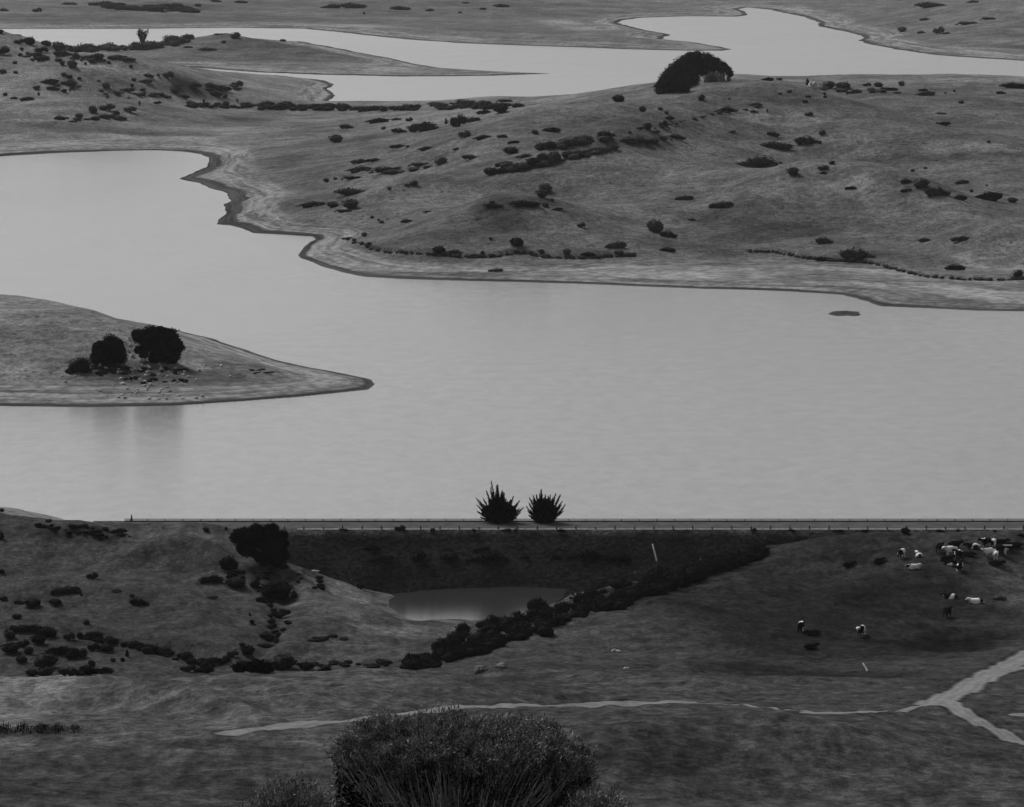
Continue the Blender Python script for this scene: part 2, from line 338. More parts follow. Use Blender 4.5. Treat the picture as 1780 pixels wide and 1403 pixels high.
BL = [ # near
 (1400,1075,460,105,.46),(330,1184,400,8,1.4),(150,1290,170,14,1.2),(1250,1010,60,12,1.3),(1000,1100,120,10,1.25),(700,1095,34,6,1.7),(30,1178,120,6,1.35),
 (300,925,110,12,1.55),(60,945,120,18,1.25),(330,1000,200,45,1.12),(250,1090,150,30,.95),(580,1045,70,34,1.7),(650,1095,50,14,1.6),(1150,1183,170,3,1.5),(900,1172,120,3,1.4),(640,1130,90,20,1.35),(640,1085,40,20,1.3),(740,1100,60,10,1.6),(610,1020,30,8,1.5),
 (520,920,60,5,1.3),(140,935,100,12,.62),(100,960,70,15,.9),(330,985,60,12,.7),
 (250,1130,140,10,.8),(50,1180,110,12,1.45),(250,1215,170,14,1.4),(420,1250,150,16,1.3),(700,1185,300,14,1.15),(500,1210,200,14,1.0),(120,1345,260,55,.72),(420,1340,160,40,.85),(350,1290,140,10,.7),(520,1330,60,60,1.25),
 (60,1270,90,9,.55),(1130,1290,140,40,.75),(1250,1350,160,40,.78),(1500,1290,160,35,1.12),(1700,1380,90,40,1.15),(1450,1370,120,30,1.1),(1180,1230,160,10,1.15),
 (1640,1120,100,17,.45),(1700,1090,110,14,1.45),(1600,1045,70,12,1.3),(1480,1000,160,10,1.25),(1560,1040,170,35,.75),(1350,1080,180,40,.8),(1420,985,90,8,1.35),(1760,1010,60,30,1.5),(1450,955,160,8,1.25),(1740,1040,60,15,1.35),
 (1200,1160,250,10,1.15),(1300,1175,200,8,.8),(1250,1195,250,6,1.25),(980,1170,120,8,.75),(1650,1190,90,12,.85),(1740,1230,60,25,.9),(1280,1040,120,30,1.1),
 # island
 (60,600,160,45,.85),(250,655,160,28,.55),(420,645,55,14,.6),(330,578,60,14,1.25),(120,690,160,6,1.3),(520,668,90,7,1.15),(440,605,60,8,1.2),(20,640,60,12,1.2),
 # headland: sunlit crests and shaded hollows painted into the ground tone
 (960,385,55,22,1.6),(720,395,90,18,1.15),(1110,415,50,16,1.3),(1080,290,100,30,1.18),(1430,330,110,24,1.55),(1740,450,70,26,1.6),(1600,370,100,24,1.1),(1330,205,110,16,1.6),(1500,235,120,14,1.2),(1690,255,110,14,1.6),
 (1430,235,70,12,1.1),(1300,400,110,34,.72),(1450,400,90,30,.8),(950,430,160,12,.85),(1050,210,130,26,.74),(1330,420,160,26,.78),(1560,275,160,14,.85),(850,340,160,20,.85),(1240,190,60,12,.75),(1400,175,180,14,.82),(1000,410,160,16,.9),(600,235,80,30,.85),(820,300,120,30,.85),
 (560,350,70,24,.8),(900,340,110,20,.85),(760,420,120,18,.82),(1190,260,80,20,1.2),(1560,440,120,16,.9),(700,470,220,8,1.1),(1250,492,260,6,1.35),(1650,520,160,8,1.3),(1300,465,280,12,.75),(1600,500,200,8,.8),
 (480,330,60,50,.9),(420,300,20,30,1.2),(500,235,100,20,.85),(430,228,60,10,1.3),(300,242,120,5,1.4),(120,248,160,6,1.25),(180,226,200,8,.72),(330,200,160,12,.8),(60,190,90,16,1.2),(60,150,90,25,1.2),(240,125,110,10,1.3),
 (480,150,70,16,1.25),(230,175,100,12,.85),(450,205,60,8,.75),
 # upper peninsula, far land
 (480,85,180,12,.72),(560,78,110,12,.7),(450,117,230,4,1.25),(600,124,200,3,1.2),(300,34,400,8,.8),(250,14,120,8,.6),(800,22,300,10,.85),(800,8,400,5,.8),(900,52,250,6,.82),(1050,46,80,4,1.3),(1560,30,140,20,.85),(1640,60,130,16,.9),(1680,84,140,4,.6),(1300,5,200,3,1.3),(60,44,300,2,1.3),(400,45,150,2,1.2)]
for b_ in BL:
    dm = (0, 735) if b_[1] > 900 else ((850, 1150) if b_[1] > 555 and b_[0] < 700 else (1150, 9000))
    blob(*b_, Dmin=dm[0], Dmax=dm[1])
PATHW = np.full((NR, NC), 99, np.float32)           # distance to the tracks / half width
def path(pts, hw, Dmax=735):
    P = [surf_at(a, b, 200, Dmax) for a, b in pts]
    P = np.array([p[:2] for p in P]); tt = np.arange(len(P)); t2 = np.linspace(0, len(P)-1, len(P)*6)
    P = np.stack([np.interp(t2, tt, P[:, 0]), np.interp(t2, tt, P[:, 1])], 1)
    for _ in range(14): P[1:-1] = (P[:-2]+2*P[1:-1]+P[2:])/4
    s = rr(P[:, 1].min()-25, P[:, 1].max()+25)
    d = ldist(Xg[s], Yg[s], P); PATHW[s] = np.minimum(PATHW[s], d/hw)
path([(398,1275),(470,1266),(560,1256),(650,1246),(760,1236),(880,1229),(1000,1224),(1100,1221),(1190,1220)], 1.3)
path([(1190,1220),(1280,1224),(1350,1233),(1400,1238),(1440,1240)], .3)
path([(1400,1238),(1450,1240),(1500,1240),(1560,1236),(1600,1229),(1625,1220),(1650,1207)], .6)
path([(1620,1225),(1645,1210),(1690,1187),(1740,1160),(1800,1128),(1900,1085),(2050,1035),(2300,985)], 1.9)
path([(1690,1185),(1730,1172),(1780,1160)], 1.6)
path([(1640,1215),(1660,1235),(1700,1255),(1750,1277),(1800,1300),(1900,1345),(2050,1400)], 1.1)
path([(1770,1243),(1800,1241),(1950,1225)], 1.0)
SHA = np.clip(SH, -50, 400)

# ------------------------------------------------------------------ materials
def mat(name):
    m = bpy.data.materials.new(name); m.use_nodes = True
    n = m.node_tree; n.nodes.clear()
    o = n.nodes.new('ShaderNodeOutputMaterial'); p = n.nodes.new('ShaderNodeBsdfPrincipled')
    p.inputs['Roughness'].default_value = .95; p.inputs['Specular IOR Level'].default_value = 0
    n.links.new(p.outputs[0], o.inputs['Surface'])
    return m, n, p
class NB:
    def __init__(s, n): s.n = n
    def val(s, x):
        return x
    def link(s, a, b):
        if isinstance(a, (int, float)): b.default_value = a
        else: s.n.links.new(a, b)
    def math(s, op, a, b=None, c=None, clamp=False):
        m = s.n.nodes.new('ShaderNodeMath'); m.operation = op; m.use_clamp = clamp
        s.link(a, m.inputs[0])
        if b is not None: s.link(b, m.inputs[1])
        if c is not None: s.link(c, m.inputs[2])
        return m.outputs[0]
    def noise(s, vec, scale, detail=3, rough=.55, dist=0):
        m = s.n.nodes.new('ShaderNodeTexNoise'); m.inputs['Scale'].default_value = scale; m.inputs['Detail'].default_value = detail
        m.inputs['Roughness'].default_value = rough; m.inputs['Distortion'].default_value = dist
        if vec is not None: s.n.links.new(vec, m.inputs['Vector'])
        return m.outputs[0]
    def ramp(s, x, a, b, lo, hi):
        m = s.n.nodes.new('ShaderNodeMapRange'); m.interpolation_type = 'SMOOTHSTEP'
        s.link(x, m.inputs[0]); m.inputs[1].default_value = a; m.inputs[2].default_value = b; m.inputs[3].default_value = lo; m.inputs[4].default_value = hi
        return m.outputs[0]
    def attr(s, name):
        m = s.n.nodes.new('ShaderNodeAttribute'); m.attribute_name = name; return m.outputs['Fac']
    def mapping(s, vec, scale, rotz=0):
        m = s.n.nodes.new('ShaderNodeMapping'); m.inputs['Scale'].default_value = scale; m.inputs['Rotation'].default_value = (0, 0, rotz)
        s.n.links.new(vec, m.inputs['Vector']); return m.outputs[0]
    def mix(s, f, a, b):
        m = s.n.nodes.new('ShaderNodeMix'); m.data_type = 'FLOAT'
        s.link(f, m.inputs[0]); s.link(a, m.inputs[2]); s.link(b, m.inputs[3]); return m.outputs[0]
    def bump(s, h, p, strength=.5, dist=.2):
        m = s.n.nodes.new('ShaderNodeBump'); m.inputs['Strength'].default_value = strength; m.inputs['Distance'].default_value = dist
        s.n.links.new(h, m.inputs['Height']); s.n.links.new(m.outputs[0], p.inputs['Normal'])

def ground_material(name):
    m, n, p = mat(name); b = NB(n)
    g_ = n.nodes.new('ShaderNodeNewGeometry'); pos = g_.outputs['Position']
    sx = n.nodes.new('ShaderNodeSeparateXYZ'); n.links.new(pos, sx.inputs[0]); zz = sx.outputs[2]; yy = sx.outputs[1]
    nearf = b.ramp(yy, 736, 800, 1, 0)
    # grass texture: fine near by, coarse far off
    tn = b.noise(pos, 1.1, 4, .65); tn2 = b.noise(pos, .28, 3, .6); tn3 = b.noise(b.mapping(pos, (1, .45, 1), .3), .55, 3, .6, .5)
    nearm = b.math('MULTIPLY', b.ramp(tn, .3, .72, .68, 1.38), b.math('MULTIPLY', b.ramp(tn2, .3, .7, .78, 1.22), b.ramp(tn3, .34, .62, .8, 1.16)))
    clump = b.ramp(b.noise(b.mapping(pos, (1.0, .6, 1), .2), .8, 2, .5), .60, .68, 1, .7)
    nearm = b.math('MULTIPLY', nearm, clump)
    stv = b.noise(b.mapping(pos, (1, .33, 1), .12), .62, 3, .6, .3)
    nearm = b.math('MULTIPLY', nearm, b.mix(b.ramp(yy, 470, 540, 1, .45), 1.0, b.ramp(stv, .36, .64, .72, 1.18)))
    nearm = b.math('MULTIPLY', nearm, b.ramp(b.noise(pos, 4.5, 4, .75), .3, .7, .62, 1.42))
    f1 = b.noise(pos, .35, 4, .65); f2 = b.noise(pos, .06, 4, .6); f3 = b.noise(pos, .015, 3, .5)
    farm = b.math('MULTIPLY', b.ramp(f1, .3, .72, .7, 1.32), b.math('MULTIPLY', b.ramp(f2, .3, .7, .74, 1.28), b.ramp(f3, .3, .7, .86, 1.14)))
    farm = b.math('MULTIPLY', farm, b.ramp(b.noise(b.mapping(pos, (1, .5, 1)), 1.1, 4, .75), .3, .7, .66, 1.36))
    speck = b.ramp(b.noise(pos, .42, 2, .5), .62, .70, 1, .5)
    farm = b.math('MULTIPLY', farm, speck)
    gm = b.mix(nearf, farm, nearm)
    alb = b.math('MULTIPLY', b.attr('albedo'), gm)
    # bare drawn-down shore: strand lines follow the levels
    zn = b.math('ADD', zz, b.math('MULTIPLY', b.noise(pos, .05, 3), .7))
    st = b.noise(b.mapping(pos, (.018, .012, 2.1)), 1.0, 4, .72, .6)
    shore = b.attr('shore')
    beach = b.math('MULTIPLY', b.math('MULTIPLY', b.ramp(b.math('ADD', zn, b.math('MULTIPLY', b.noise(pos, .02, 3), 1.6)), 2.9, 4.3, 1, 0), b.ramp(shore, 45, 85, 1, 0)), b.ramp(yy, 800, 860, 0, 1))
    bal = b.math('MULTIPLY', b.ramp(st, .36, .64, .09, .27), b.ramp(f1, .3, .72, .6, 1.4))
    alb = b.mix(b.math('MULTIPLY', beach, .85), alb, bal)
    # wet mud edge
    cove = b.math('MULTIPLY', b.math('MULTIPLY', b.ramp(yy, 1330, 1380, 0, 1), b.ramp(yy, 1790, 1815, 1, 0)), b.ramp(sx.outputs[0], -70, -50, 1, 0))
    zw = b.math('SUBTRACT', b.math('ADD', zz, b.math('MULTIPLY', b.noise(pos, .12, 2), .25)), b.math('MULTIPLY', cove, .32))
    wet = b.math('MULTIPLY', b.ramp(zw, .42, .58, 1, 0), b.ramp(yy, 800, 860, 0, 1))
    alb = b.mix(b.math('MULTIPLY', wet, .9), alb, b.ramp(b.noise(b.mapping(pos, (.01, .01, 5)), 1.0, 3, .7), .4, .6, .02, .06))
    # steep cut banks show dark soil
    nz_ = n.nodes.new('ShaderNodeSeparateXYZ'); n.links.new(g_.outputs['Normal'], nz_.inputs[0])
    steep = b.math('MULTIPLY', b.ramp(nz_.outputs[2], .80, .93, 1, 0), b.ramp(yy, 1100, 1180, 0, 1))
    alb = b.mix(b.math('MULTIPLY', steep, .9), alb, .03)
    # pond mud
    mud = b.math('MULTIPLY', nearf, b.ramp(zz, -3.25, -2.9, 1, 0)); alb = b.mix(b.math('MULTIPLY', mud, .7), alb, b.ramp(tn2, .4, .6, .05, .12))
    # tracks
    pw = b.math('ADD', b.attr('track'), b.math('MULTIPLY', b.math('SUBTRACT', b.noise(pos, .9, 3), .5), .3))
    tr = b.ramp(pw, .75, 1.2, 1, 0)
    rut = b.ramp(b.math('ABSOLUTE', b.math('SUBTRACT', pw, .45)), 0, .25, .84, 1)
    tal = b.math('MULTIPLY', b.math('MULTIPLY', b.ramp(tn, .3, .7, .14, .185), rut), b.ramp(tn3, .3, .7, .9, 1.1))
    alb = b.mix(tr, alb, tal)
    verge = b.math('MULTIPLY', b.ramp(pw, 1.1, 1.25, 0, 1), b.ramp(pw, 1.3, 1.8, 1, 0))
    alb = b.math('MULTIPLY', alb, b.math('SUBTRACT', 1, b.math('MULTIPLY', verge, .3)))
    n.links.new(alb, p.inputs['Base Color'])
    hgt = b.mix(nearf, b.math('MULTIPLY', b.noise(pos, .9, 4, .7), .8), b.math('ADD', b.math('MULTIPLY', b.noise(pos, 2.2, 4, .7), .5), b.math('MULTIPLY', b.noise(pos, .8, 2), .6)))
    b.bump(hgt, p, .6, .35)
    return m
M = {}
M['ground'] = ground_material('dry_grass_ground')

def water_mat(name, base_c, rough, bumpd):
    m, n, p = mat(name); b = NB(n)
    g_ = n.nodes.new('ShaderNodeNewGeometry'); pos = g_.outputs['Position']
    p.inputs['IOR'].default_value = 1.333; p.inputs['Specular IOR Level'].default_value = .5
    c = b.math('MULTIPLY', b.ramp(b.noise(b.mapping(pos, (1, .5, 1)), .004, 3), .3, .7, .92, 1.08), b.math('MULTIPLY', b.ramp(b.noise(b.mapping(pos, (1, .6, 1)), .22, 4, .7), .3, .7, .86, 1.14), base_c))
    n.links.new(c, p.inputs['Base Color'])
    r = b.ramp(b.noise(b.mapping(pos, (1, .4, 1)), .01, 3), .35, .65, rough*.85, rough*1.15)
    n.links.new(r, p.inputs['Roughness'])
    h = b.math('ADD', b.noise(b.mapping(pos, (1, 1.6, 1), .3), 1.3, 3, .6), b.math('MULTIPLY', b.noise(pos, .25, 2), .5))
    b.bump(h, p, .25, bumpd)
    return m
M['water'] = water_mat('lake_water', .17, .20, .16)
M['pond'] = water_mat('pond_water', .025, .14, .03)

def simple(name, a, b_, scale=1.0, rough=.95, spec=0, bump=0, bs=8, rnd=0):
    m, n, p = mat(name); b = NB(n)
    tc = n.nodes.new('ShaderNodeTexCoord'); vec = tc.outputs['Object']
    x = b.ramp(b.noise(vec, scale, 4, .6), .3, .7, a, b_)
    if rnd:
        oi = n.nodes.new('ShaderNodeObjectInfo')
        x = b.math('MULTIPLY', x, b.ramp(oi.outputs['Random'], 0, 1, 1-rnd, 1+rnd))
    n.links.new(x, p.inputs['Base Color']); p.inputs['Roughness'].default_value = rough; p.inputs['Specular IOR Level'].default_value = spec
    if bump: b.bump(b.noise(vec, bs, 3), p, .6, bump)
    return m
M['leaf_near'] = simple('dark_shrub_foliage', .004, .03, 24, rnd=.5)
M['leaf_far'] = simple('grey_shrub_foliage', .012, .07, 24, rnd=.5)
M['leaf_pale'] = simple('dry_shrub_foliage', .07, .14, 6, rnd=.2)
M['leaf_black'] = simple('evergreen_foliage', .003, .009, 2)
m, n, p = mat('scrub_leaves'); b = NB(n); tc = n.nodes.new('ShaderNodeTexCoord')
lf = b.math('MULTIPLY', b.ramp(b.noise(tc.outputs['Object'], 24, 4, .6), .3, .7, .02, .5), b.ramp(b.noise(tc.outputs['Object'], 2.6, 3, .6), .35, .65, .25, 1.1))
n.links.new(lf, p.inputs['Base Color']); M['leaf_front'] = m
M['twig'] = simple('pale_bare_twigs', .3, .75, 12)
M['bark'] = simple('rough_bark', .04, .09, 4, bump=.05)
M['rock'] = simple('pale_rock', .32, .65, 1.5, bump=.15, bs=3)
M['twig_dark'] = simple('dark_fine_twigs', .02, .12, 12)
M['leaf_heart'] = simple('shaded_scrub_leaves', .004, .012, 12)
M['rock_grey'] = simple('grey_rock', .07, .2, 1.5, bump=.15, bs=3)
M['wood'] = simple('weathered_wood', .025, .06, 5, bump=.02)
M['white'] = simple('white_paint', .65, .8, 3)

# ------------------------------------------------------------------ mesh helpers
def mesh_np(name, V, Q=None, T=None, smooth=False):
    me = bpy.data.meshes.new(name)
    V = np.asarray(V, np.float32); nq = 0 if Q is None else len(Q); ntri = 0 if T is None else len(T)
    me.vertices.add(len(V)); me.vertices.foreach_set('co', V.ravel())
    idx = []
    if nq: idx.append(np.asarray(Q, np.int32).ravel())
    if ntri: idx.append(np.asarray(T, np.int32).ravel())
    idx = np.concatenate(idx); me.loops.add(len(idx)); me.loops.foreach_set('vertex_index', idx)
    me.polygons.add(nq+ntri)
    ls = np.concatenate([np.arange(nq)*4, nq*4+np.arange(ntri)*3]).astype(np.int32)
    me.polygons.foreach_set('loop_start', ls)
    try: me.polygons.foreach_set('loop_total', np.concatenate([np.full(nq, 4), np.full(ntri, 3)]).astype(np.int32))
    except Exception: pass
    if smooth: me.polygons.foreach_set('use_smooth', np.ones(nq+ntri, bool))
    me.update(calc_edges=True); me.validate()
    return me
class MB:
    def __init__(s): s.V = []; s.Q = []; s.T = []; s.n = 0
    def add(s, V, Q=None, T=None):
        V = np.asarray(V, float)
        if Q is not None and len(Q): s.Q.append(np.asarray(Q)+s.n)
        if T is not None and len(T): s.T.append(np.asarray(T)+s.n)
        s.V.append(V); s.n += len(V)
    def mesh(s, name, smooth=False):
        return mesh_np(name, np.concatenate(s.V), np.concatenate(s.Q) if s.Q else None, np.concatenate(s.T) if s.T else None, smooth)
    def tube(s, pts, rad, k=5):
        pts = np.asarray(pts, float); n = len(pts)
        if np.isscalar(rad): rad = [rad]*n
        V = []
        for i in range(n):
            t = pts[min(i+1, n-1)] - pts[max(i-1, 0)]; t = t/(np.linalg.norm(t)+1e-9)
            a = np.cross(t, (0, 0, 1) if abs(t[2]) < .9 else (1, 0, 0)); a /= np.linalg.norm(a); c = np.cross(t, a)
            for j in range(k):
                w = 2*math.pi*j/k; V.append(pts[i] + rad[i]*(math.cos(w)*a + math.sin(w)*c))
        Q = [(i*k+j, i*k+(j+1) % k, (i+1)*k+(j+1) % k, (i+1)*k+j) for i in range(n-1) for j in range(k)]
        V.append(pts[-1]); e = len(V)-1
        T = [((n-1)*k+j, (n-1)*k+(j+1) % k, e) for j in range(k)]
        s.add(V, Q, T)
    def box(s, c, size, rz=0):
        x, y, z = [q/2 for q in size]; V = []
        for sx in (-1, 1):
            for sy in (-1, 1):
                for sz in (-1, 1):
                    a, b = sx*x, sy*y
                    V.append((c[0]+a*math.cos(rz)-b*math.sin(rz), c[1]+a*math.sin(rz)+b*math.cos(rz), c[2]+sz*z))
        s.add(V, [(0,1,3,2),(4,6,7,5),(0,4,5,1),(2,3,7,6),(0,2,6,4),(1,5,7,3)])
    def sphere(s, c, r, rng, nu=12, nv=8, rough=.15):
        V = []; fr = rng.uniform(-1, 1, (5, 3))*2.2; ph = rng.uniform(0, 6, 5)
        for i in range(nv+1):
            th = math.pi*i/nv
            for j in range(nu):
                f = 2*math.pi*j/nu; d = np.array((math.sin(th)*math.cos(f), math.sin(th)*math.sin(f), math.cos(th)))
                k = 1 + rough*np.sin(fr@d+ph).sum()/2.2
                V.append(np.asarray(c)+np.asarray(r)*d*k)
        Q = [(i*nu+j, i*nu+(j+1) % nu, (i+1)*nu+(j+1) % nu, (i+1)*nu+j) for i in range(nv) for j in range(nu)]
        s.add(V, Q)
    def leaves(s, C, size, rng, el=1.6, D_=None, jit=1.0):
        """little pointed leaf faces; D_ = preferred direction of each"""
        C = np.asarray(C); n = len(C)
        a = rng.normal(size=(n, 3))*jit
        if D_ is not None: a = a*.45 + np.asarray(D_)
        a /= np.linalg.norm(a, axis=1)[:, None]
        b = np.cross(a, rng.normal(size=(n, 3))); b /= np.linalg.norm(b, axis=1)[:, None]
        sz = (np.asarray(size)*np.ones(n)*rng.uniform(.6, 1.4, n))[:, None]
        V = np.stack([C-a*sz*el, C+b*sz*.55, C+a*sz*el, C-b*sz*.55], 1).reshape(-1, 3)
        s.add(V, np.arange(4*n).reshape(-1, 4))
def link(o, parent=None):
    COL.objects.link(o)
    if parent is not None: o.parent = parent
    return o
def obj(name, me, m=None, parent=None, loc=(0, 0, 0)):
    if isinstance(me, MB): me = me.mesh(name)
    if m is not None: me.materials.append(m)
    o = bpy.data.objects.new(name, me); o.location = loc; return link(o, parent)
def tag(o, label=None, cat=None, group=None, kind=None):
    if label: o['label'] = label
    if cat: o['category'] = cat
    if group: o['group'] = group
    if kind: o['kind'] = kind
    return o
def empty(name, loc):
    o = bpy.data.objects.new(name, None); o.location = loc; o.empty_display_size = .5; return link(o)

# ------------------------------------------------------------------ ground mesh
keep = Z > -2.2
keep |= (Yg < 735)
qk = keep[:-1, :-1] | keep[1:, :-1] | keep[:-1, 1:] | keep[1:, 1:]
ii = np.arange(NR*NC).reshape(NR, NC)
Qg = np.stack([ii[:-1, :-1], ii[:-1, 1:], ii[1:, 1:], ii[1:, :-1]], -1)[qk]
used = np.zeros(NR*NC, bool); used[Qg.ravel()] = True
remap = np.cumsum(used)-1
Vg = np.stack([Xg, Yg, Z], -1).reshape(-1, 3)[used]
gm = mesh_np('ground', Vg, remap[Qg], smooth=True)
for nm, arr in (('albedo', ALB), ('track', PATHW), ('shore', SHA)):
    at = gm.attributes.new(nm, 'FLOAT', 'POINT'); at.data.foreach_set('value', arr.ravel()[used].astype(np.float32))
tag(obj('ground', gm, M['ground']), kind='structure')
# water sheets
x0, x1 = 1400, 1400
wv = []; wq = []
ys = [727, 900, 1300, 2000, 3000, 4300]
for i, y in enumerate(ys):
    w = .21*y+60
    wv += [(-w, y, 0), (w, y, 0)]
    if i: wq.append((2*i-2, 2*i-1, 2*i+1, 2*i))
tag(obj('lake_water', mesh_np('lake_water', wv, wq), M['water']), kind='structure')
pc = np.array([at_z(a, b, -3.5)[:2] for a, b in POND]); c0 = pc.mean(0)
pv = [(c0[0], c0[1], -3.5)] + [(c0[0]+(x-c0[0])*1.12, c0[1]+(y-c0[1])*1.12, -3.5) for x, y in pc]
tag(obj('pond_water', mesh_np('pond_water', pv, None, [(0, i+1, (i+1) % len(pc)+1) for i in range(len(pc))]), M['pond']), kind='structure')

# ------------------------------------------------------------------ dam
DB, DF = at_z(890, 905.5, 4)[1], at_z(890, 920.5, 4)[1]
def dam_prof(y):                                     # height of the embankment surface
    if y > DB: return 4 - (y-DB)/2.2
    if y > DF: return 4
    return 4 - (DF-y)/1.9
m, n, p = mat('dam_grass'); b = NB(n)
g_ = n.nodes.new('ShaderNodeNewGeometry'); pos = g_.outputs['Position']
sx = n.nodes.new('ShaderNodeSeparateXYZ'); n.links.new(pos, sx.inputs[0])
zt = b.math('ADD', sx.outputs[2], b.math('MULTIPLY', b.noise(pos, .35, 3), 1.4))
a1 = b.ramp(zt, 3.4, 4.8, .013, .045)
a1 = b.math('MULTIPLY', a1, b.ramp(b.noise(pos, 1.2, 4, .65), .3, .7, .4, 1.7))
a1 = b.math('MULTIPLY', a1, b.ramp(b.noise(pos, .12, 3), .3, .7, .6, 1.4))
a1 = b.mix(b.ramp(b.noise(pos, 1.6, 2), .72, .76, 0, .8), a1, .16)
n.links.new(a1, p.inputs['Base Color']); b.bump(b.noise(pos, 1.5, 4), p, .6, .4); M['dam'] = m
xs = np.arange(px_at(150, DF)[0], px_at(2600, DF)[0], 1.0)
prof = [(DB+10, dam_prof(DB+10)), (DB+4, dam_prof(DB+4)), (DB, 4), (DF, 4)] + [(DF-k*.9, dam_prof(DF-k*.9)) for k in range(1, 22)]
V = []
for x in xs:
    for k, (y, z) in enumerate(prof):
        nzv = float(vnoise(np.array([x/2.5]), np.array([y/1.5]))[0])*.16 + float(vnoise(np.array([x/9]), np.array([y/6+4]))[0])*.25 if k > 3 else 0
        V.append((x, y, z+nzv-(.25 if k == 0 else 0)))
K = len(prof); nx = len(xs)
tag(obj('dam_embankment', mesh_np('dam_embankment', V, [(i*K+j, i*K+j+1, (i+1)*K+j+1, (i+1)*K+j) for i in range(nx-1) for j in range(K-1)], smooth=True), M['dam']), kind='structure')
M['road'] = simple('gravel_road', .055, .085, .6, bump=.03)
M['verge'] = simple('pale_gravel_edge', .2, .34, 1.2)
def strip(name, y0, y1, z, m, xa, xb, kind='structure'):
    return tag(obj(name, mesh_np(name, [(xa, y0, z), (xb, y0, z), (xb, y1, z), (xa, y1, z)], [(0, 1, 2, 3)]), m), kind=kind)
XL, XR = px_at(205, DF)[0], px_at(2600, DF)[0]
strip('dam_road', DF+1.2, DB-1.3, 4.006, M['road'], XL, XR)
strip('road_verge', DF+.15, DF+.85, 4.012, M['verge'], XL+30, XR)

# placement surface = ground or dam, whichever is higher
def place(px, py, Dmin=0, Dmax=1e9):
    u, t = ut(px, py); fi = np.interp(u, cu, np.arange(NC)); c = int(fi); c2 = min(c+1, NC-1); w = fi-c
    zc = Z[:, c]*(1-w) + Z[:, c2]*w
    if u*DF > XL-4: zc = np.maximum(zc, np.array([dam_prof(y) if DF-18 < y < DB+6 else -99 for y in rows]))
    zr = H - t*rows
    ok = np.nonzero((zc > zr) & (rows > max(Dmin, 320)) & (rows < Dmax))[0]
    if not len(ok): return at_z(px, py, 0)
    i = ok[0]; a = zr[i-1]-zc[i-1]; b2 = zc[i]-zr[i]; k = a/(a+b2) if a > 0 else 1
    Dh = rows[i-1]*(1-k)+rows[i]*k
    return Dh*u, Dh, H-t*Dh
# ------------------------------------------------------------------ shrub prototypes (unit width, unit height)
def shrub_mesh(name, seed, kind, nleaf=520):
    rng = np.random.RandomState(seed); mb = MB()
    L = []; q0 = rng.uniform(-.2, .2)
    if kind == 'round': L = [((0, 0, .42), .44)] + [((rng.uniform(-.28, .28), rng.uniform(-.28, .28), rng.uniform(.3, .62)), rng.uniform(.2, .3)) for _ in range(5)]
    elif kind == 'low': L = [((x, rng.uniform(-.15, .15), rng.uniform(.25, .5)*(1-.9*abs(x-q0))), rng.uniform(.2, .36)*(1-.95*abs(x-q0))) for x in np.linspace(-.38, .38, 7)]
    elif kind == 'long': L = [((x, rng.uniform(-.12, .12), rng.uniform(.15, .6)*(1-.9*abs(x-q0))), rng.uniform(.13, .33)*(1-1.1*abs(x-q0))) for x in np.linspace(-.43, .43, 10)]
    elif kind == 'tall': L = [((rng.uniform(-.12, .12), rng.uniform(-.12, .12), z), .34*(1.05-z*.75)) for z in np.linspace(.15, .85, 6)]
    elif kind == 'pair': L = [((-.28, .05, .35), .26), ((-.12, 0, .3), .2), ((.2, 0, .5), .3), ((.34, .1, .4), .22), ((.05, -.1, .3), .24)]
    tot = sum(r*r for _, r in L)
    for c, r in L:
        rr_ = np.array((r, r, r*(1.6 if kind in ('low', 'long') else 1.15)))
        mb.sphere(c, rr_*.78, rng, 9, 6, .3)
        n = int(nleaf*r*r/tot)
        d = rng.normal(size=(n, 3)); d[:, 2] = np.where(rng.rand(n) < .75, np.abs(d[:, 2]), d[:, 2]); d /= np.linalg.norm(d, axis=1)[:, None]
        P = np.asarray(c)+rr_*d*(rng.uniform(.72, 1.12, n)+.22*rng.rand(n)**6)[:, None]
        mb.leaves(P, .042, rng, 1.4, d, 1.4)
    return mb.mesh(name)
KINDS = ['round', 'low', 'long', 'tall', 'pair']
PROTO = {}
def proto(kind, var, mk):
    k = (kind, var, mk)
    if k not in PROTO:
        me = shrub_mesh('shrub', 11+KINDS.index(kind)*7+var*31, kind); me.materials.append(M[mk]); PROTO[k] = me
    return PROTO[k]
prng = random.Random(5)
def put_shrub(px, py, w, h, mk, name='shrub', kind=None):
    x, y, z = place(px, py-.5)
    sc = y/F
    W_, H_ = w*sc, h*sc
    if kind is None:
        q = h/w
        kind = 'long' if q < .32 else ('low' if q < .5 else ('tall' if q > 1.05 else prng.choice(['round', 'round', 'pair'])))
    o = bpy.data.objects.new(name, proto(kind, prng.randint(0, 3), mk)); link(o)
    dp = W_ if kind in ('round', 'tall', 'pair') else W_*.55
    # slope towards the camera already shows the base; crown height from the seen height
    o.location = (x, y + dp*.18, z-.06*H_)
    o.scale = (W_*1.04, dp, max(.28*W_, H_*1.06)); o.rotation_euler = (0, 0, prng.uniform(-.25, .25))
    return o
TINY = []
ORD = ['leftmost', 'second from left', 'third from left', 'fourth from left', 'fifth from left', 'sixth from left', 'seventh from left', 'eighth from left', 'ninth from left', 'tenth from left', 'eleventh from left', 'twelfth from left']
def look(w, h, wm):
    a = 'wide low' if h/w < .36 else ('tall narrow' if h/w > 1.1 else ('rounded' if h/w > .55 else 'low'))
    b_ = 'large' if w > 1.45*wm else ('tiny' if w < .5*wm else ('small' if w < .8*wm else 'middling'))
    return b_+' '+a
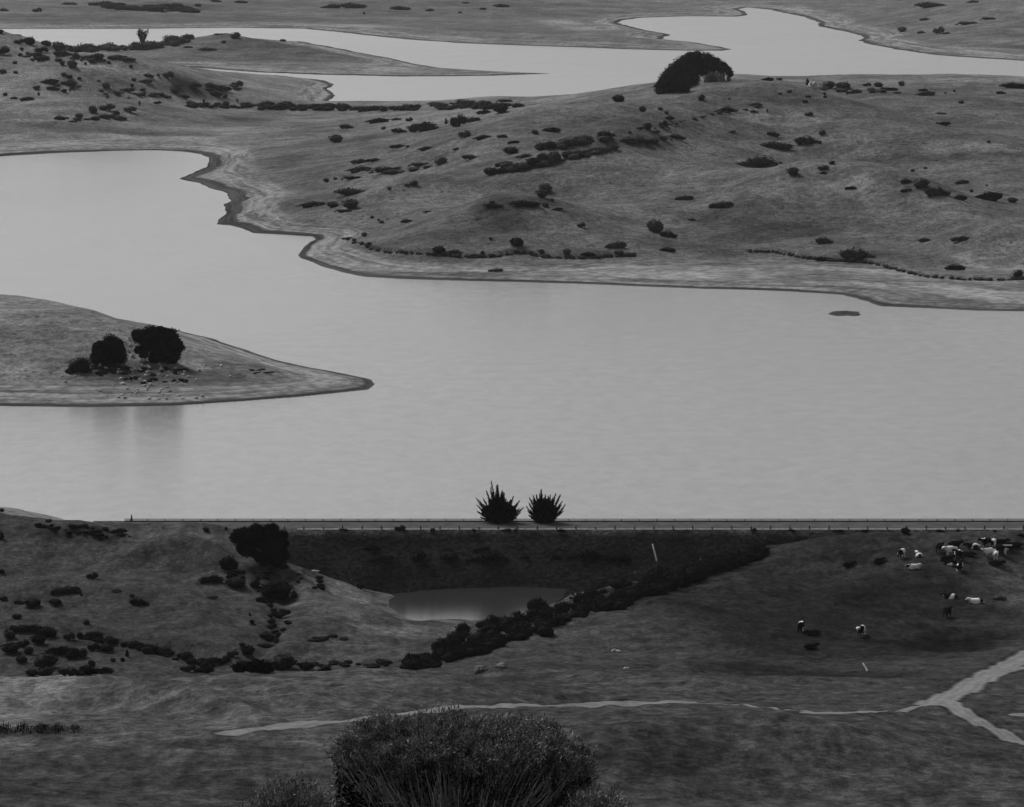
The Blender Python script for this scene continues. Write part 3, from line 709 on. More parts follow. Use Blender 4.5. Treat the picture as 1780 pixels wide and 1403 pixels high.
def shrub_set(where, group, mk, items, tone='dark'):
    """one set of shrubs that stand together; items = (px, py of the foot, width, height) in photo pixels"""
    items = sorted(items); wm = sorted(i[2] for i in items)[len(items)//2]
    for i, (px, py, w, h) in enumerate(items):
        if w*h < 62: TINY.append((px, py, w, h, mk)); continue
        o = put_shrub(px, py, w, h, mk)
        if len(items) == 1: lab = '%s %s shrub %s' % (look(w, h, w).replace('middling ', ''), tone, where)
        else:
            od = 'rightmost' if i == len(items)-1 else ORD[i]
            lab = ('%s %s shrub, %s %s' % (look(w, h, wm), tone, od, where)).replace('middling ', '')
            if len(lab.split()) > 16: lab = lab.replace(' dark shrub', ' shrub')
            if len(lab.split()) > 16: lab = lab.replace(' low', '')
            if len(lab.split()) > 16: print('LONG', lab)
        tag(o, lab, 'shrub', group)
G1 = 'shrubs scattered over the hill left of the cove'
for where, it in (
 ('in the top corner left of the far lake', [(2,58,8,7),(33,77,18,10),(51,78,20,15),(80,80,20,10),(3,96,24,18),(35,98,9,6),(37,88,8,6)]),
 ('in the belt under the far lake edge', [(49,96,8,6),(71,92,24,12),(64,102,16,10),(75,107,22,9),(110,98,30,12),(131,102,13,10),(141,106,6,3),(155,105,12,4),(170,105,24,12),(190,111,9,6),(207,104,24,9)]),
 ('just below the scrub belt on the left hill', [(26,111,8,5),(4,128,14,8),(27,128,8,5),(108,114,11,8),(125,118,20,14),(149,113,6,5),(227,118,9,6)]),
 ('in the knot at mid height of the left hill', [(111,133,12,7),(121,137,10,7),(139,138,8,5),(82,146,34,10),(118,150,32,14),(93,157,22,8),(111,161,12,6),(121,159,5,4)]),
 ('near the left frame edge above the cove', [(9,167,10,6),(24,173,13,6),(47,176,24,10),(68,166,5,6)]),
 ('in the upper row right across the left hill', [(171,142,7,3),(233,141,8,6),(252,145,20,9),(259,135,17,8),(275,132,7,4),(291,137,20,14),(229,151,8,6)]),
 ('in the long row ending at the bare point', [(303,162,18,9),(337,152,26,10),(365,155,20,12),(390,158,24,10),(412,152,20,13)]),
 ('in the lower row right across the left hill', [(184,154,14,11),(201,161,9,4),(219,160,24,9),(248,157,10,4),(188,171,6,5),(223,171,5,3),(280,168,14,7),(295,170,7,4),(320,171,18,7),(374,168,24,11),(391,171,10,7)]),
 ('at the foot of the hill above the cove beach', [(103,209,20,9),(125,213,16,4),(137,206,16,9),(159,209,20,6),(161,197,16,14),(186,193,26,14),(181,207,22,10),(202,200,12,8),(225,196,22,13),(243,183,4,8),(274,182,12,7)]),
 ('along the dark hedge line right of the hill', [(334,188,18,10),(354,178,5,6),(371,188,8,8),(393,186,12,10),(413,177,5,5),(553,188,8,8),(568,192,12,5)])):
    shrub_set(where, G1, 'leaf_far', it)
G2 = 'shrubs on the long point in the far lake'
shrub_set('along the crest of the far point', G2, 'leaf_far', [(349,60,20,5),(378,62,16,5),(389,75,10,5),(409,68,20,12),(435,55,24,5)])
shrub_set('on the slope of the far point', G2, 'leaf_far', [(312,78,18,13),(325,84,16,5),(359,89,30,7),(492,72,10,4),(514,70,14,5),(558,72,8,4),(585,79,8,5)])
G3 = 'shrubs on the farthest shore'
shrub_set('at the top left on the farthest shore', G3, 'leaf_far', [(8,20,14,6),(64,22,16,9),(118,9,24,6),(344,12,12,6),(374,4,20,5),(418,6,22,6),(573,15,34,7)])
shrub_set('at the top middle on the farthest shore', G3, 'leaf_far', [(610,15,46,6),(632,25,5,4),(694,18,34,7),(747,20,14,6),(799,23,9,3),(809,6,18,3),(839,17,14,4),(870,13,28,5)])
shrub_set('on the far hill in the top right corner', G3, 'leaf_far', [(1568,56,18,9),(1601,59,14,6),(1608,36,18,6),(1615,14,50,12),(1632,60,18,16),(1645,60,14,5),(1679,44,34,9),(1689,6,22,6),(1716,35,24,4)])
G4 = 'shrubs scattered over the broad hill beyond the lake'
for where, it in (
 ('on the saddle edge against the far water', [(755,183,22,7),(802,184,34,9),(839,183,28,8),(875,178,26,7)]),
 ('in the bushy group under the saddle edge', [(775,216,8,10),(796,221,28,26),(819,213,26,12),(841,199,24,10),(870,197,30,17)]),
 ('left of the bushy group on the saddle', [(603,224,22,9),(584,249,26,15),(640,194,40,9),(652,215,40,6),(686,210,20,4),(694,231,24,9),(711,212,12,9),(735,229,48,23)]),
 ('in the row just below the bushy group', [(807,240,20,15),(836,243,32,9),(873,240,18,8),(930,233,12,7),(959,230,30,11),(892,250,18,7)]),
 ('in the scattered row left of the long thicket', [(625,285,30,11),(649,282,26,9),(691,258,26,9),(708,256,9,4),(738,262,28,8),(792,262,11,6),(819,277,28,9),(888,268,26,14),(876,290,28,12),(910,275,30,6)]),
 ('in the line running down from the cliff path', [(567,317,11,7),(581,313,9,5),(610,313,34,8),(620,300,44,8),(671,301,56,12),(728,290,38,9)]),
 ('on the low slope above the jagged shore', [(608,340,56,17),(679,329,11,4),(708,324,10,5),(719,323,18,9),(537,361,46,11),(578,361,22,11),(609,364,32,18),(595,370,30,4)]),
 ('on the crest behind the front knoll', [(645,379,10,4),(657,383,8,3),(665,388,12,5),(707,388,22,8),(743,369,16,3)]),
 ('in the lower band of the long diagonal thicket', [(853,305,24,15),(880,301,30,14),(907,297,30,16),(927,290,28,16),(944,285,24,20),(964,281,22,20),(988,276,26,14),(1008,272,20,8),(1030,268,44,8),(1068,261,18,9)]),
 ('in the upper band of the long diagonal thicket', [(941,262,22,12),(957,260,24,14),(981,257,30,16),(1001,252,24,13),(1021,248,24,10),(1051,241,26,14),(1065,236,8,4)]),
 ('between the diagonal thicket and the tree mound', [(1092,250,30,13),(1116,250,30,10),(1177,243,30,10),(1126,226,16,12),(1111,225,14,5),(1141,233,13,7),(1153,222,14,14),(1160,208,24,5),(1094,231,6,3)]),
 ('on the bare slope left of the tree mound', [(1075,178,22,14),(1117,195,14,10),(1148,192,9,6),(1160,199,10,6)]),
 ('in the thin line under the tree mound', [(1219,175,14,11),(1247,196,20,6),(1264,195,26,10),(1269,173,5,3),(1311,196,14,5),(1311,185,26,5),(1333,194,4,5)]),
 ('on the upper slope right of the tree mound', [(1354,164,9,3),(1372,162,9,7),(1399,178,9,5),(1404,170,11,5),(1434,165,7,5),(1434,170,6,4),(1406,202,14,8)]),
 ('along the skyline right of the tree mound', [(1332,141,22,7),(1354,139,14,4),(1404,149,10,12),(1440,155,26,14),(1466,157,26,16),(1483,163,28,8),(1507,151,14,8),(1527,152,18,9),(1542,158,30,6)]),
 ('near the skyline at the right frame edge', [(1605,159,16,6),(1606,167,34,6),(1643,163,6,3),(1659,160,4,4),(1741,164,16,6),(1762,154,50,12),(1670,180,9,5)]),
 ('on the open slope right of centre', [(1273,232,12,6),(1345,237,20,9),(1348,259,54,16),(1405,251,42,16),(1426,250,10,5),(1429,235,14,9)]),
 ('around the black oblong thicket', [(1357,285,7,4),(1378,305,24,14),(1431,296,18,10),(1431,303,13,5),(1446,286,12,6)]),
 ('high on the right part of the slope', [(1586,298,7,4),(1608,294,8,4),(1638,218,24,8),(1719,248,8,4)]),
 ('in the string below the right crest', [(1479,330,20,8),(1575,319,20,9),(1575,334,17,8),(1601,326,32,16),(1631,340,42,17),(1670,348,24,11),(1672,320,21,9),(1689,334,9,5),(1713,348,52,16),(1715,323,5,3),(1760,353,20,10)]),
 ('in the middle of the slope above the front knoll', [(856,361,32,9),(857,352,12,4),(910,359,50,10),(942,344,24,15),(948,336,26,18),(948,360,13,8),(967,366,20,5),(960,349,5,4)]),
 ('in the hollow right of the front knoll', [(1139,404,28,24),(1163,413,28,13),(1160,438,28,9),(1189,348,28,10),(1253,362,36,15),(1202,384,14,5)]),
 ('on the front knoll', [(603,417,16,6),(854,417,8,5),(898,429,24,18),(1010,396,14,10)]),
 ('along the cut bank under the front knoll', [(641,429,14,8),(699,439,6,4),(763,440,22,13),(793,443,24,10),(820,447,22,6),(840,442,8,6),(941,442,12,9),(985,443,16,11),(1022,446,26,9),(1070,432,32,15),(1076,444,18,10)]),
 ('on the lower right slope above the shore', [(1434,424,28,13),(1493,452,56,23),(1430,454,36,9),(1607,421,22,8),(1670,420,32,12),(1660,470,36,12),(1770,482,20,13)])):
    shrub_set(where, G4, 'leaf_far', it)
tag(put_shrub(1308, 292, 80, 22, 'leaf_far', 'thicket', 'long'), 'black oblong thicket alone on the open slope of the broad hill', 'thicket')
tag(put_shrub(861, 473, 22, 8, 'leaf_pale'), 'faint grey shrub on the beach terrace below the cut bank', 'shrub')
tag(put_shrub(633, 412, 12, 8, 'leaf_pale'), 'pale little shrub at the left tip of the front knoll', 'shrub')
tag(put_shrub(666, 226, 10, 6, 'leaf_pale'), 'pale small shrub left of the bushy group on the saddle', 'shrub')
tag(put_shrub(1635, 199, 18, 4, 'leaf_pale'), 'pale flat shrub high on the right slope below the skyline', 'shrub')
tag(put_shrub(765, 286, 26, 14, 'leaf_pale'), 'pale straggly bush at the right end of a shrub line', 'shrub')
# near side
G5 = 'shrubs on the pasture left of the dam'
for where, it in (
 ('along the brow at the left end of the dam', [(3,891,10,7),(69,916,14,6),(84,909,11,7),(147,915,11,5),(183,922,12,6),(209,926,24,8),(286,906,12,3),(298,906,6,3)]),
 ('on the left pasture at mid height', [(2,939,12,16),(3,997,10,8),(113,1034,44,19),(142,1036,5,4),(160,1008,20,14),(228,1037,12,5),(243,1053,32,14)]),
 ('near the left edge above the dense cluster', [(6,1045,13,9),(32,1051,20,9),(56,1056,30,18),(96,1053,22,13),(29,1076,18,9),(150,1086,14,8)]),
 ('below the big black tree', [(358,924,12,6),(393,921,6,5),(367,1014,40,18),(397,992,32,26),(409,1022,36,20),(443,1022,20,14),(462,1049,30,14),(480,1043,64,32),(511,1040,12,12)]),
 ('down the little gully right of the pasture', [(435,1071,6,7),(438,1085,10,8),(485,1075,28,18),(463,1114,34,16),(463,1127,40,9),(421,1124,12,7)]),
 ('in the dark clump at the gully foot', [(386,1155,28,16),(404,1143,20,14),(431,1140,26,18),(441,1170,76,32),(492,1165,50,26),(532,1165,28,15),(563,1167,26,8),(327,1169,28,15),(354,1170,30,14)]),
 ('in the top of the dense lower left cluster', [(17,1111,24,13),(37,1100,60,19),(40,1126,20,16),(67,1120,30,16),(81,1108,36,20),(120,1114,20,16),(139,1112,13,13)]),
 ('in the middle of the dense lower left cluster', [(18,1137,36,20),(50,1138,20,14),(104,1140,48,22),(126,1146,30,20),(143,1144,22,17),(162,1132,20,16),(184,1133,26,14)]),
 ('at the bottom of the dense lower left cluster', [(37,1153,20,14),(78,1162,48,27),(55,1176,22,14),(78,1176,34,17),(125,1175,42,16),(152,1174,34,18),(179,1172,34,16)]),
 ('among the dots right of the lower left cluster', [(159,1158,14,11),(196,1151,10,7),(213,1151,9,8),(221,1142,11,12)])):
    shrub_set(where, G5, 'leaf_near', it)
tag(put_shrub(202, 1030, 18, 8, 'leaf_pale'), 'faint grey shrub in the middle of the left pasture', 'shrub')
tag(put_shrub(367, 1042, 20, 9, 'leaf_pale'), 'faint grey shrub on the pasture below a black pair', 'shrub')
G6 = 'shrubs on the dam and its grass face'
shrub_set('halfway down the dark face of the dam', G6, 'leaf_near', [(647,960,30,14),(654,978,50,14),(727,977,28,20),(780,975,28,18),(843,978,70,20),(836,958,24,10),(912,972,14,8),(968,973,20,7),(1015,973,56,16),(1069,977,44,14)])
shrub_set('on the top edge of the dam left of the cypresses', G6, 'leaf_near', [(595,923,16,5),(695,924,18,12),(752,924,9,6),(824,924,8,5)])
shrub_set('on the top edge of the dam below the cypresses', G6, 'leaf_near', [(880,924,14,6),(897,924,10,5),(975,925,14,6)])
shrub_set('on the lower edge of the dam road at right', G6, 'leaf_near', [(1310,925,10,8),(1375,925,14,6),(1458,926,18,7),(1503,926,12,6),(1574,929,18,12),(1635,926,14,6),(1665,925,9,6),(1729,925,8,5),(1775,933,14,6)])
shrub_set('standing on the dam crest against the water', G6, 'leaf_near', [(652,904,5,2.5),(1065,905,6,2.5),(1150,905,6,3),(1223,905,9,7),(1374,904,7,3),(1466,904,6,3),(1638,905,14,10),(1760,904,12,4)])
tag(put_shrub(627, 1024, 14, 10, 'leaf_near'), 'round black shrub on the bank left of the pond', 'shrub')
shrub_set('at the top end of the gully thicket', 'shrubs at the end of the gully thicket', 'leaf_near', [(1200,1000,40,22),(1257,985,34,18),(1305,969,48,18)])
tag(put_shrub(229, 907, 5, 12, 'leaf_near', 'sapling', 'tall'), 'thin dark sapling on the left end of the dam crest', 'sapling')
tag(put_shrub(1567, 150, 12, 10, 'leaf_pale', 'small_tree', 'round'), 'pale round little tree on the skyline right of the mound', 'tree')
tag(put_shrub(1737, 1044, 26, 11, 'leaf_pale', 'dead_shrub', 'low'), 'pale dead shrub beside the lying cows at right', 'shrub')

TINYSETS = [("leaf_far", "tiny grey scrub dots between the larger shrubs beyond the lake"), ("leaf_near", "tiny black scrub dots between the larger shrubs near the dam")]
# ------------------------------------------------------------------ trees with their own crowns
def px_of(px, py, D): return at_D(px, py, D)
def crown(name, base, lobes, mk, seed, depth=.8, leaf=.35, dens=26, label=None, cat='tree', limbs=4):
    """lobes: (px, py, r px) of the crown as seen; each gets its own depth"""
    rng = np.random.RandomState(seed)
    bx, by, bz = place(*base); root = empty(name, (bx, by, bz)); tag(root, label, cat)
    mb = MB(); tr = MB(); sc = by/F
    for k, (px, py, r) in enumerate(lobes):
        x, y, z = at_D(px, py, by); c = np.array((x-bx, rng.uniform(-1, 1)*r*sc*depth, z-bz)); rm = r*sc
        rv = np.array((rm, rm*rng.uniform(.8, 1.1), rm*rng.uniform(.9, 1.05)))
        mb.sphere(c, rv*.88, rng, 12, 8, .14)
        n = int(dens*rm*rm/(leaf*leaf)*.5)+40
        d = rng.normal(size=(n, 3)); d /= np.linalg.norm(d, axis=1)[:, None]
        mb.leaves(c+rv*d*rng.uniform(.84, 1.08, n)[:, None], leaf*.5, rng, 1.5, d)
        if k < limbs: tr.tube([(0, 0, -.4), (c[0]*.3, c[1]*.3, c[2]*.45), c], [rm*.16+.12, rm*.1+.08, .05])
    tr.tube([(0, 0, -.5), (.1, 0, .8), (.2, .1, 1.8)], [.5, .42, .2])
    obj('trunk', tr, M['bark'], root); obj('foliage', mb, M[mk], root)
    return root
crown('evergreen_tree', (470, 984), [(448,932,20),(425,934,20),(470,935,20),(415,930,12),(430,948,20),(455,950,24),(477,950,20),(485,935,12),(465,966,18),(482,968,14),(445,922,13),(490,952,8),(480,978,10),(408,935,9),(463,920,10),(440,958,12),(452,968,12),(495,965,9),(494,945,9),(492,930,9),(476,918,9),(436,940,16),(470,978,12),(485,974,14),(460,970,13),(475,960,18),(491,984,9),(447,960,12),(478,988,9)],
      'leaf_black', 3, label='big black leaning evergreen tree at the left end of the dam face', leaf=.28)
crown('evergreen_tree', (188, 634), [(190,597,15),(176,606,16),(168,622,12),(212,622,11),(200,604,16),(175,617,15),(195,618,18),(206,612,13),(183,628,9),(170,624,8),(205,600,10)],
      'leaf_black', 4, label='smaller black tree on the left side of the stone pile, on the lake point', leaf=.3)
crown('evergreen_tree', (288, 629), [(243,584,14),(262,582,17),(256,600,13),(300,618,15),(270,622,13),(280,580,13),(297,584,14),(262,592,18),(285,594,19),(303,600,16),(285,608,20),(296,618,13),(275,604,14),(315,604,7),(306,612,9),(268,615,10),(236,580,8),(250,614,9),(240,608,7)],
      'leaf_black', 5, label='larger black wide tree right of the stone pile on the lake point', leaf=.3)
crown('evergreen_tree', (1180, 160), [(1150,152,13),(1160,140,16),(1172,128,18),(1185,115,18),(1200,105,16),(1215,102,14),(1230,104,13),(1243,110,12),(1255,117,11),(1266,124,8),(1270,128,6),(1185,140,20),(1200,125,20),(1220,118,16),(1205,140,12),(1170,152,14),(1190,152,10),(1148,158,9),(1240,118,8)],
      'leaf_far', 6, label='huge domed dark tree clump on the mound above the far lake', leaf=.55, dens=22)
def sparse_tree(px, py, h, seed, label):
    rng = np.random.RandomState(seed); x, y, z = place(px, py); sc = y/F
    r = empty('sparse_tree', (x, y, z)); tag(r, label, 'tree'); tr = MB(); fo = MB()
    for k in range(8):
        tx = (k-3.5)/3.5*8*sc; top = h*sc*rng.uniform(.75, 1)
        p = np.array([(tx*.2, rng.uniform(-1, 1), 0), (tx*.7, rng.uniform(-2, 2), top*.5), (tx, rng.uniform(-2, 2), top)])
        tr.tube(p, [.5, .3, .1])
        c = p[1]+(p[2]-p[1])*rng.rand(60, 1) + rng.normal(size=(60, 3))*.5; fo.leaves(c, .45, rng, 1.6)
        c = p[0]+(p[1]-p[0])*rng.rand(14, 1) + rng.normal(size=(14, 3))*.6; fo.leaves(c, .4, rng, 1.6)
    obj('trunk', tr, M['bark'], r); obj('foliage', fo, M['leaf_far'], r)
sparse_tree(248, 77, 27, 3, 'thin upright grey tree standing before the far lake strip')

# ------------------------------------------------------------------ the two cypresses on the dam
def cypress(base, tips, floor_w, seed, label):
    rng = np.random.RandomState(seed); bx, by, _ = place(base[0], 906.3); by = DB-1.6; bx = ut(base[0], 906)[0]*by
    bz = 4.0; root = empty('cypress_tree', (bx, by, bz)); tag(root, label, 'tree', None); sc = by/F
    tr, fo = MB(), MB()
    def spike(tip, start, thick, n):
        mid = start*.45+tip*.55 + np.array((-(tip[0]-start[0])*.0, 0, -.12*np.linalg.norm(tip[:2]-start[:2])))
        t = np.linspace(0, 1, 9)[:, None]; P = (1-t)**2*start + 2*t*(1-t)*mid + t*t*tip
        tr.tube(P, list(np.linspace(.07, .012, 9)), 4)
        s = rng.rand(n)**.85; i = np.clip((s*8).astype(int), 0, 7); fr = (s*8-i)[:, None]
        c = P[i]*(1-fr)+P[i+1]*fr; d = P[np.minimum(i+1, 8)]-P[i]; d /= np.linalg.norm(d, axis=1)[:, None]
        rad = thick*(1-s)**.75*np.minimum(1, s*3+.5)
        off = rng.normal(size=(n, 3)); off -= (off*d).sum(1)[:, None]*d; off /= np.linalg.norm(off, axis=1)[:, None]
        c = c+off*(rad*rng.rand(n)**.6)[:, None]
        fo.leaves(c, .075+.07*(1-s), rng, 2.3, d*1.0+off*.45, .6)
    L = []
    for px, py in tips:
        x = (px-base[0])*sc; z = (base[1]-py)*sc; L.append((np.array((x, rng.uniform(-.5, .5), z)), 1))
    for k in range(190):                                   # fill: the same fan in every direction
        a = rng.uniform(0, 2*math.pi); ref = tips[rng.randint(len(tips))]
        rx = abs(ref[0]-base[0])*sc; z = (base[1]-ref[1])*sc*rng.uniform(.5, .97)
        rmax = max(rx*.8, 1.2); rad = rng.uniform(.35, .95)*rmax
        L.append((np.array((math.cos(a)*rad, math.sin(a)*max(rad, 1.5), max(z, .6))), .8))
    for tip, q in L:
        st = np.array((tip[0]*rng.uniform(.12, .3), tip[1]*.2, rng.uniform(.05, .5)))
        lim = floor_w*sc/2; st[0] = np.clip(st[0], -lim, lim)
        ln = np.linalg.norm(tip-st); spike(tip, st, .34*q+.035*ln, int(240*q))
    for k in range(9):
        a = k*.7; fo.sphere((math.cos(a)*floor_w*sc*.26, math.sin(a)*.9, .75+.25*(k % 3)), (floor_w*sc*.30, 1.0, .85), rng, 10, 7, .12)
    for dx, z, r_ in ((0, 2.4, 1.6), (-1.4, 2.1, 1.1), (1.4, 2.0, 1.1), (0, 1.4, 1.8), (-.6, 2.9, 1.0), (.7, 2.7, .9)):
        fo.sphere((dx*floor_w/34, 0, z), (r_*floor_w/36, 1.2, r_*.9), rng, 12, 8, .15)
    tr.tube([(0, 0, -.3), (0, 0, 1), (.05, 0, 2.6)], [.32, .26, .12], 7)
    obj('trunk', tr, M['bark'], root); obj('foliage', fo, M['leaf_black'], root)
cypress((868, 904), [(827,861),(829,874),(829,884),(835,895),(833,866),(845,848),(848,858),(840,862),(852,842),(854,831),(857,846),(863,838),(862,850),(875,850),(880,862),(870,858),(893,857),(888,864),(904,865),(899,870),(910,878),(903,880),(905,887),(899,894)], 40, 3,
        'larger spiky black cypress on the dam, left one with a tall leader')
cypress((946, 904), [(915,877),(917,884),(919,892),(920,860),(919,869),(927,857),(926,864),(932,857),(936,862),(941,846),(941,855),(948,855),(950,862),(957,856),(961,862),(966,853),(964,860),(975,855),(972,861),(978,866),(983,872),(976,874),(979,884),(972,889)], 30, 8,
        'smaller spiky black cypress on the dam, right one of the two')

# ------------------------------------------------------------------ masses of scrub nobody could count
def scrub_mass(name, pts, label, mk, seed, cell=10, zoom=1.0):
    """pts: (px, py of the foot, width px, height px) of the clumps that merge into the mass"""
    rng = np.random.RandomState(seed); mb = MB()
    for px, py, w, h in pts:
        x, y, z = place(px, py); sc = y/F; W_, H_ = w*sc, h*sc
        for k in range(2):
            c = np.array((x+rng.uniform(-.25, .25)*W_, y+rng.uniform(-.3, .5)*W_, z+H_*.35)); rv = np.array((W_*.42, W_*.42, H_*.58))*rng.uniform(.75, 1.1)
            mb.sphere(c, rv*.86, rng, 8, 5, .2)
            n = 70; d = rng.normal(size=(n, 3)); d[:, 2] = abs(d[:, 2]); d /= np.linalg.norm(d, axis=1)[:, None]
            mb.leaves(c+rv*d*rng.uniform(.8, 1.2, n)[:, None], min(W_, H_)*.09, rng, 1.5, d)
    return tag(obj(name, mb, M[mk]), label, 'scrub', kind='stuff')
def band(up, lo, n, w, h, seed, fade=0):
    rng = random.Random(seed); P = []
    for _ in range(n):
        x = rng.uniform(up[0][0], up[-1][0]); a = np.interp(x, [q[0] for q in up], [q[1] for q in up]); b_ = np.interp(x, [q[0] for q in lo], [q[1] for q in lo])
        k = rng.uniform(.5, 1.4); P.append((x, rng.uniform(a, b_), w*k, h*k*rng.uniform(.8, 1.2)))
    return P
scrub_mass('gully_thicket', band([(703,1156),(760,1138),(800,1105),(850,1086),(900,1068),(1000,1040),(1100,1016),(1140,1006),(1260,984),(1330,962)], [(703,1164),(760,1162),(870,1126),(950,1106),(1050,1070),(1130,1046),(1200,1016),(1330,968)], 190, 28, 15, 1)+band([(703,1158),(800,1118),(900,1082),(1100,1030),(1330,964)], [(703,1164),(800,1150),(900,1112),(1100,1046),(1330,967)], 170, 24, 12, 77),
  'long dense black thicket filling the gully right of the pond', 'leaf_near', 1)
scrub_mass('gully_scrub', band([(145,1108),(220,1120),(300,1138),(375,1152)], [(145,1112),(220,1127),(300,1146),(375,1168)], 46, 22, 9, 2), 'dark strip of scrub along the ditch on the left pasture', 'leaf_near', 2)
scrub_mass('point_scrub', band([(95,84),(130,84),(200,84),(260,82),(300,72),(330,68)], [(95,88),(130,92),(200,89),(260,87),(300,80),(330,76)], 70, 22, 9, 3), 'dark belt of scrub along the neck of the far point', 'leaf_far', 3)
scrub_mass('hedge_scrub', band([(325,182),(450,184),(560,187),(700,189),(900,184)], [(325,187),(450,190),(560,193),(700,193),(900,188)], 100, 22, 7, 4), 'thin dark hedge line across the saddle below the far bay', 'leaf_far', 4)
scrub_mass('far_scrub', band([(168,8),(230,14),(330,14)], [(168,12),(230,22),(330,22)], 36, 28, 6, 5), 'dark patch of scrub on the farthest shore at top left', 'leaf_far', 5)
scrub_mass('diagonal_scrub', band([(845,298),(930,284),(980,274),(1070,258)], [(845,306),(930,292),(980,280),(1070,263)], 34, 24, 8, 21)+band([(935,258),(1000,247),(1060,238)], [(935,264),(1000,254),(1060,243)], 18, 22, 8, 22)+band([(612,297),(700,298),(750,286)], [(612,302),(700,303),(750,291)], 16, 20, 5, 23)+
  band([(1085,246),(1180,240)], [(1085,251),(1180,245)], 8, 16, 5, 24)+band([(1130,222),(1250,196),(1340,182)], [(1130,226),(1250,199),(1340,186)], 22, 12, 3, 25)+band([(755,182),(880,178)], [(755,187),(880,184)], 16, 20, 6, 26)+band([(1420,154),(1560,158)], [(1420,159),(1560,162)], 14, 20, 5, 27),
  'low grey scrub linking the shrub rows on the broad hill', 'leaf_far', 30)
scrub_mass('hill_scrub', band([(40,95),(130,98),(230,104)], [(40,106),(130,108),(230,108)], 24, 16, 5, 31)+band([(60,150),(140,150)], [(60,156),(140,156)], 8, 14, 5, 32)+band([(300,150),(420,152)], [(300,158),(420,158)], 12, 18, 6, 33)+band([(95,206),(230,200)], [(95,212),(230,207)], 14, 16, 5, 34)+band([(170,158),(300,166)], [(170,165),(300,172)], 14, 12, 4, 35),
  'low grey scrub between the shrubs on the hill left of the cove', 'leaf_far', 31)
scrub_mass('bank_scrub', [(x+prng.uniform(-4, 4), np.interp(x, [q[0] for q in SCARP1], [q[1] for q in SCARP1])+1, prng.uniform(7, 15), prng.uniform(3, 7)) for x in range(606, 1110, 7)] +
  [(x+prng.uniform(-4, 4), np.interp(x, [q[0] for q in SCARP2], [q[1] for q in SCARP2])+1, prng.uniform(7, 16), prng.uniform(3, 6)) for x in range(1300, 1790, 7)], 'ragged low scrub along the cut bank above the shore', 'leaf_far', 6)
scrub_mass('brow_scrub', band([(60,912),(120,914),(190,922),(230,930)], [(60,918),(120,928),(190,934),(230,934)], 30, 16, 4, 7), 'low dark scrub on the brow at the left end of the dam', 'leaf_near', 7)
scrub_mass('undergrowth', band([(160,634),(240,640),(330,640)], [(160,650),(240,668),(330,664)], 46, 13, 4, 8)+band([(120,640),(162,640)], [(120,650),(162,652)], 14, 15, 10, 9)+band([(425,640),(470,642)], [(425,655),(470,652)], 10, 12, 2, 10), 'dark undergrowth around the stones on the lake point', 'leaf_near', 8)
tag(put_shrub(138, 648, 44, 27, 'leaf_near', 'bare_shrub', 'round'), 'wispy dark shrub left of both trees on the lake point', 'shrub')
scrub_mass('spoil_scrub', band([(385,1000),(500,985),(560,1010)], [(385,1005),(500,1010),(600,1040)], 26, 14, 5, 11)+band([(470,1050),(500,1060)], [(440,1130),(490,1130)], 16, 14, 6, 12), 'broken dark scrub below the black tree beside the dam face', 'leaf_near', 9)
scrub_mass('meadow_scrub', band([(520,1155),(680,1150)], [(520,1163),(680,1162)], 20, 20, 5, 13)+band([(540,1110),(600,1105)], [(540,1118),(600,1112)], 8, 22, 4, 14), 'low dark scrub behind the ridge below the pond', 'leaf_near', 10)

for mk_, nm_ in TINYSETS: scrub_mass('small_scrub', [t[:4] for t in TINY if t[4] == mk_], nm_, mk_, 40)
# ------------------------------------------------------------------ rocks
def rock(px, py, w, h, label, seed, mk='rock', group=None, name='rock'):
    rng = np.random.RandomState(seed); x, y, z = place(px, py); sc = y/F; mb = MB()
    mb.sphere((-.1*w*sc, 0, h*sc*.25), (w*sc*.3, w*sc*.3, h*sc*.6), rng, 9, 6, .45)
    for k in range(5 if w > 15 else 2): mb.sphere((rng.uniform(-.38, .38)*w*sc, -rng.uniform(0, .2)*w*sc, h*sc*.15), (w*sc*rng.uniform(.1, .2), w*sc*.16, h*sc*rng.uniform(.3, .6)), rng, 7, 5, .5)
    o = obj(name, mb, M[mk], None, (x, y, z)); tag(o, label, 'rock', group); return o
rr_ = random.Random(9)
for i, (px, py, w, h) in enumerate([(226,592,7,5),(236,596,8,6),(229,602,7,6),(242,601,7,5),(223,612,6,5),(236,612,8,7),(247,607,6,5),(231,621,8,5),(244,619,7,6),(252,628,10,5),(168,630,9,6),(174,636,6,4),(208,634,7,4),(218,598,6,5),(250,596,6,4)]):
    rock(px, py, w*1.35, h*1.4, 'pale stone in the pile between the two trees on the lake point', 20+i, group='stones of the pile between the trees')
def rubble(name, label, spots, seed):
    rng = np.random.RandomState(seed); mb = MB()
    for px, py, w, h in spots:
        x, y, z = place(px, py); sc = y/F; mb.sphere((x, y, z+h*sc*.3), (w*sc*.5, w*sc*.4, h*sc*.65), rng, 8, 5, .3)
    tag(obj(name, mb, M['rock']), label, 'rubble', kind='stuff')
rubble('rubble', 'pale rubble strewn under and below the trees on the lake point', [(rr_.gauss(250, 60), rr_.uniform(632, 694), rr_.uniform(3, 8), rr_.uniform(1.5, 4)) for _ in range(110)], 5)
for i in range(10):
    rock(rr_.uniform(275, 345), rr_.uniform(562, 578), rr_.uniform(4, 9), rr_.uniform(2, 4), 'pale stone on the crest of the lake point above the trees', 120+i, group='stones on the crest of the lake point', name='stone')
rock(1250, 141, 56, 28, 'big grey rock outcrop under the right end of the tree mound', 7, 'rock_grey', name='rock_outcrop')
rock(1199, 152, 22, 9, 'pale boulder at the front foot of the tree mound', 8)
rock(1411, 153, 22, 12, 'pale boulder on the skyline right of the tree mound', 9)
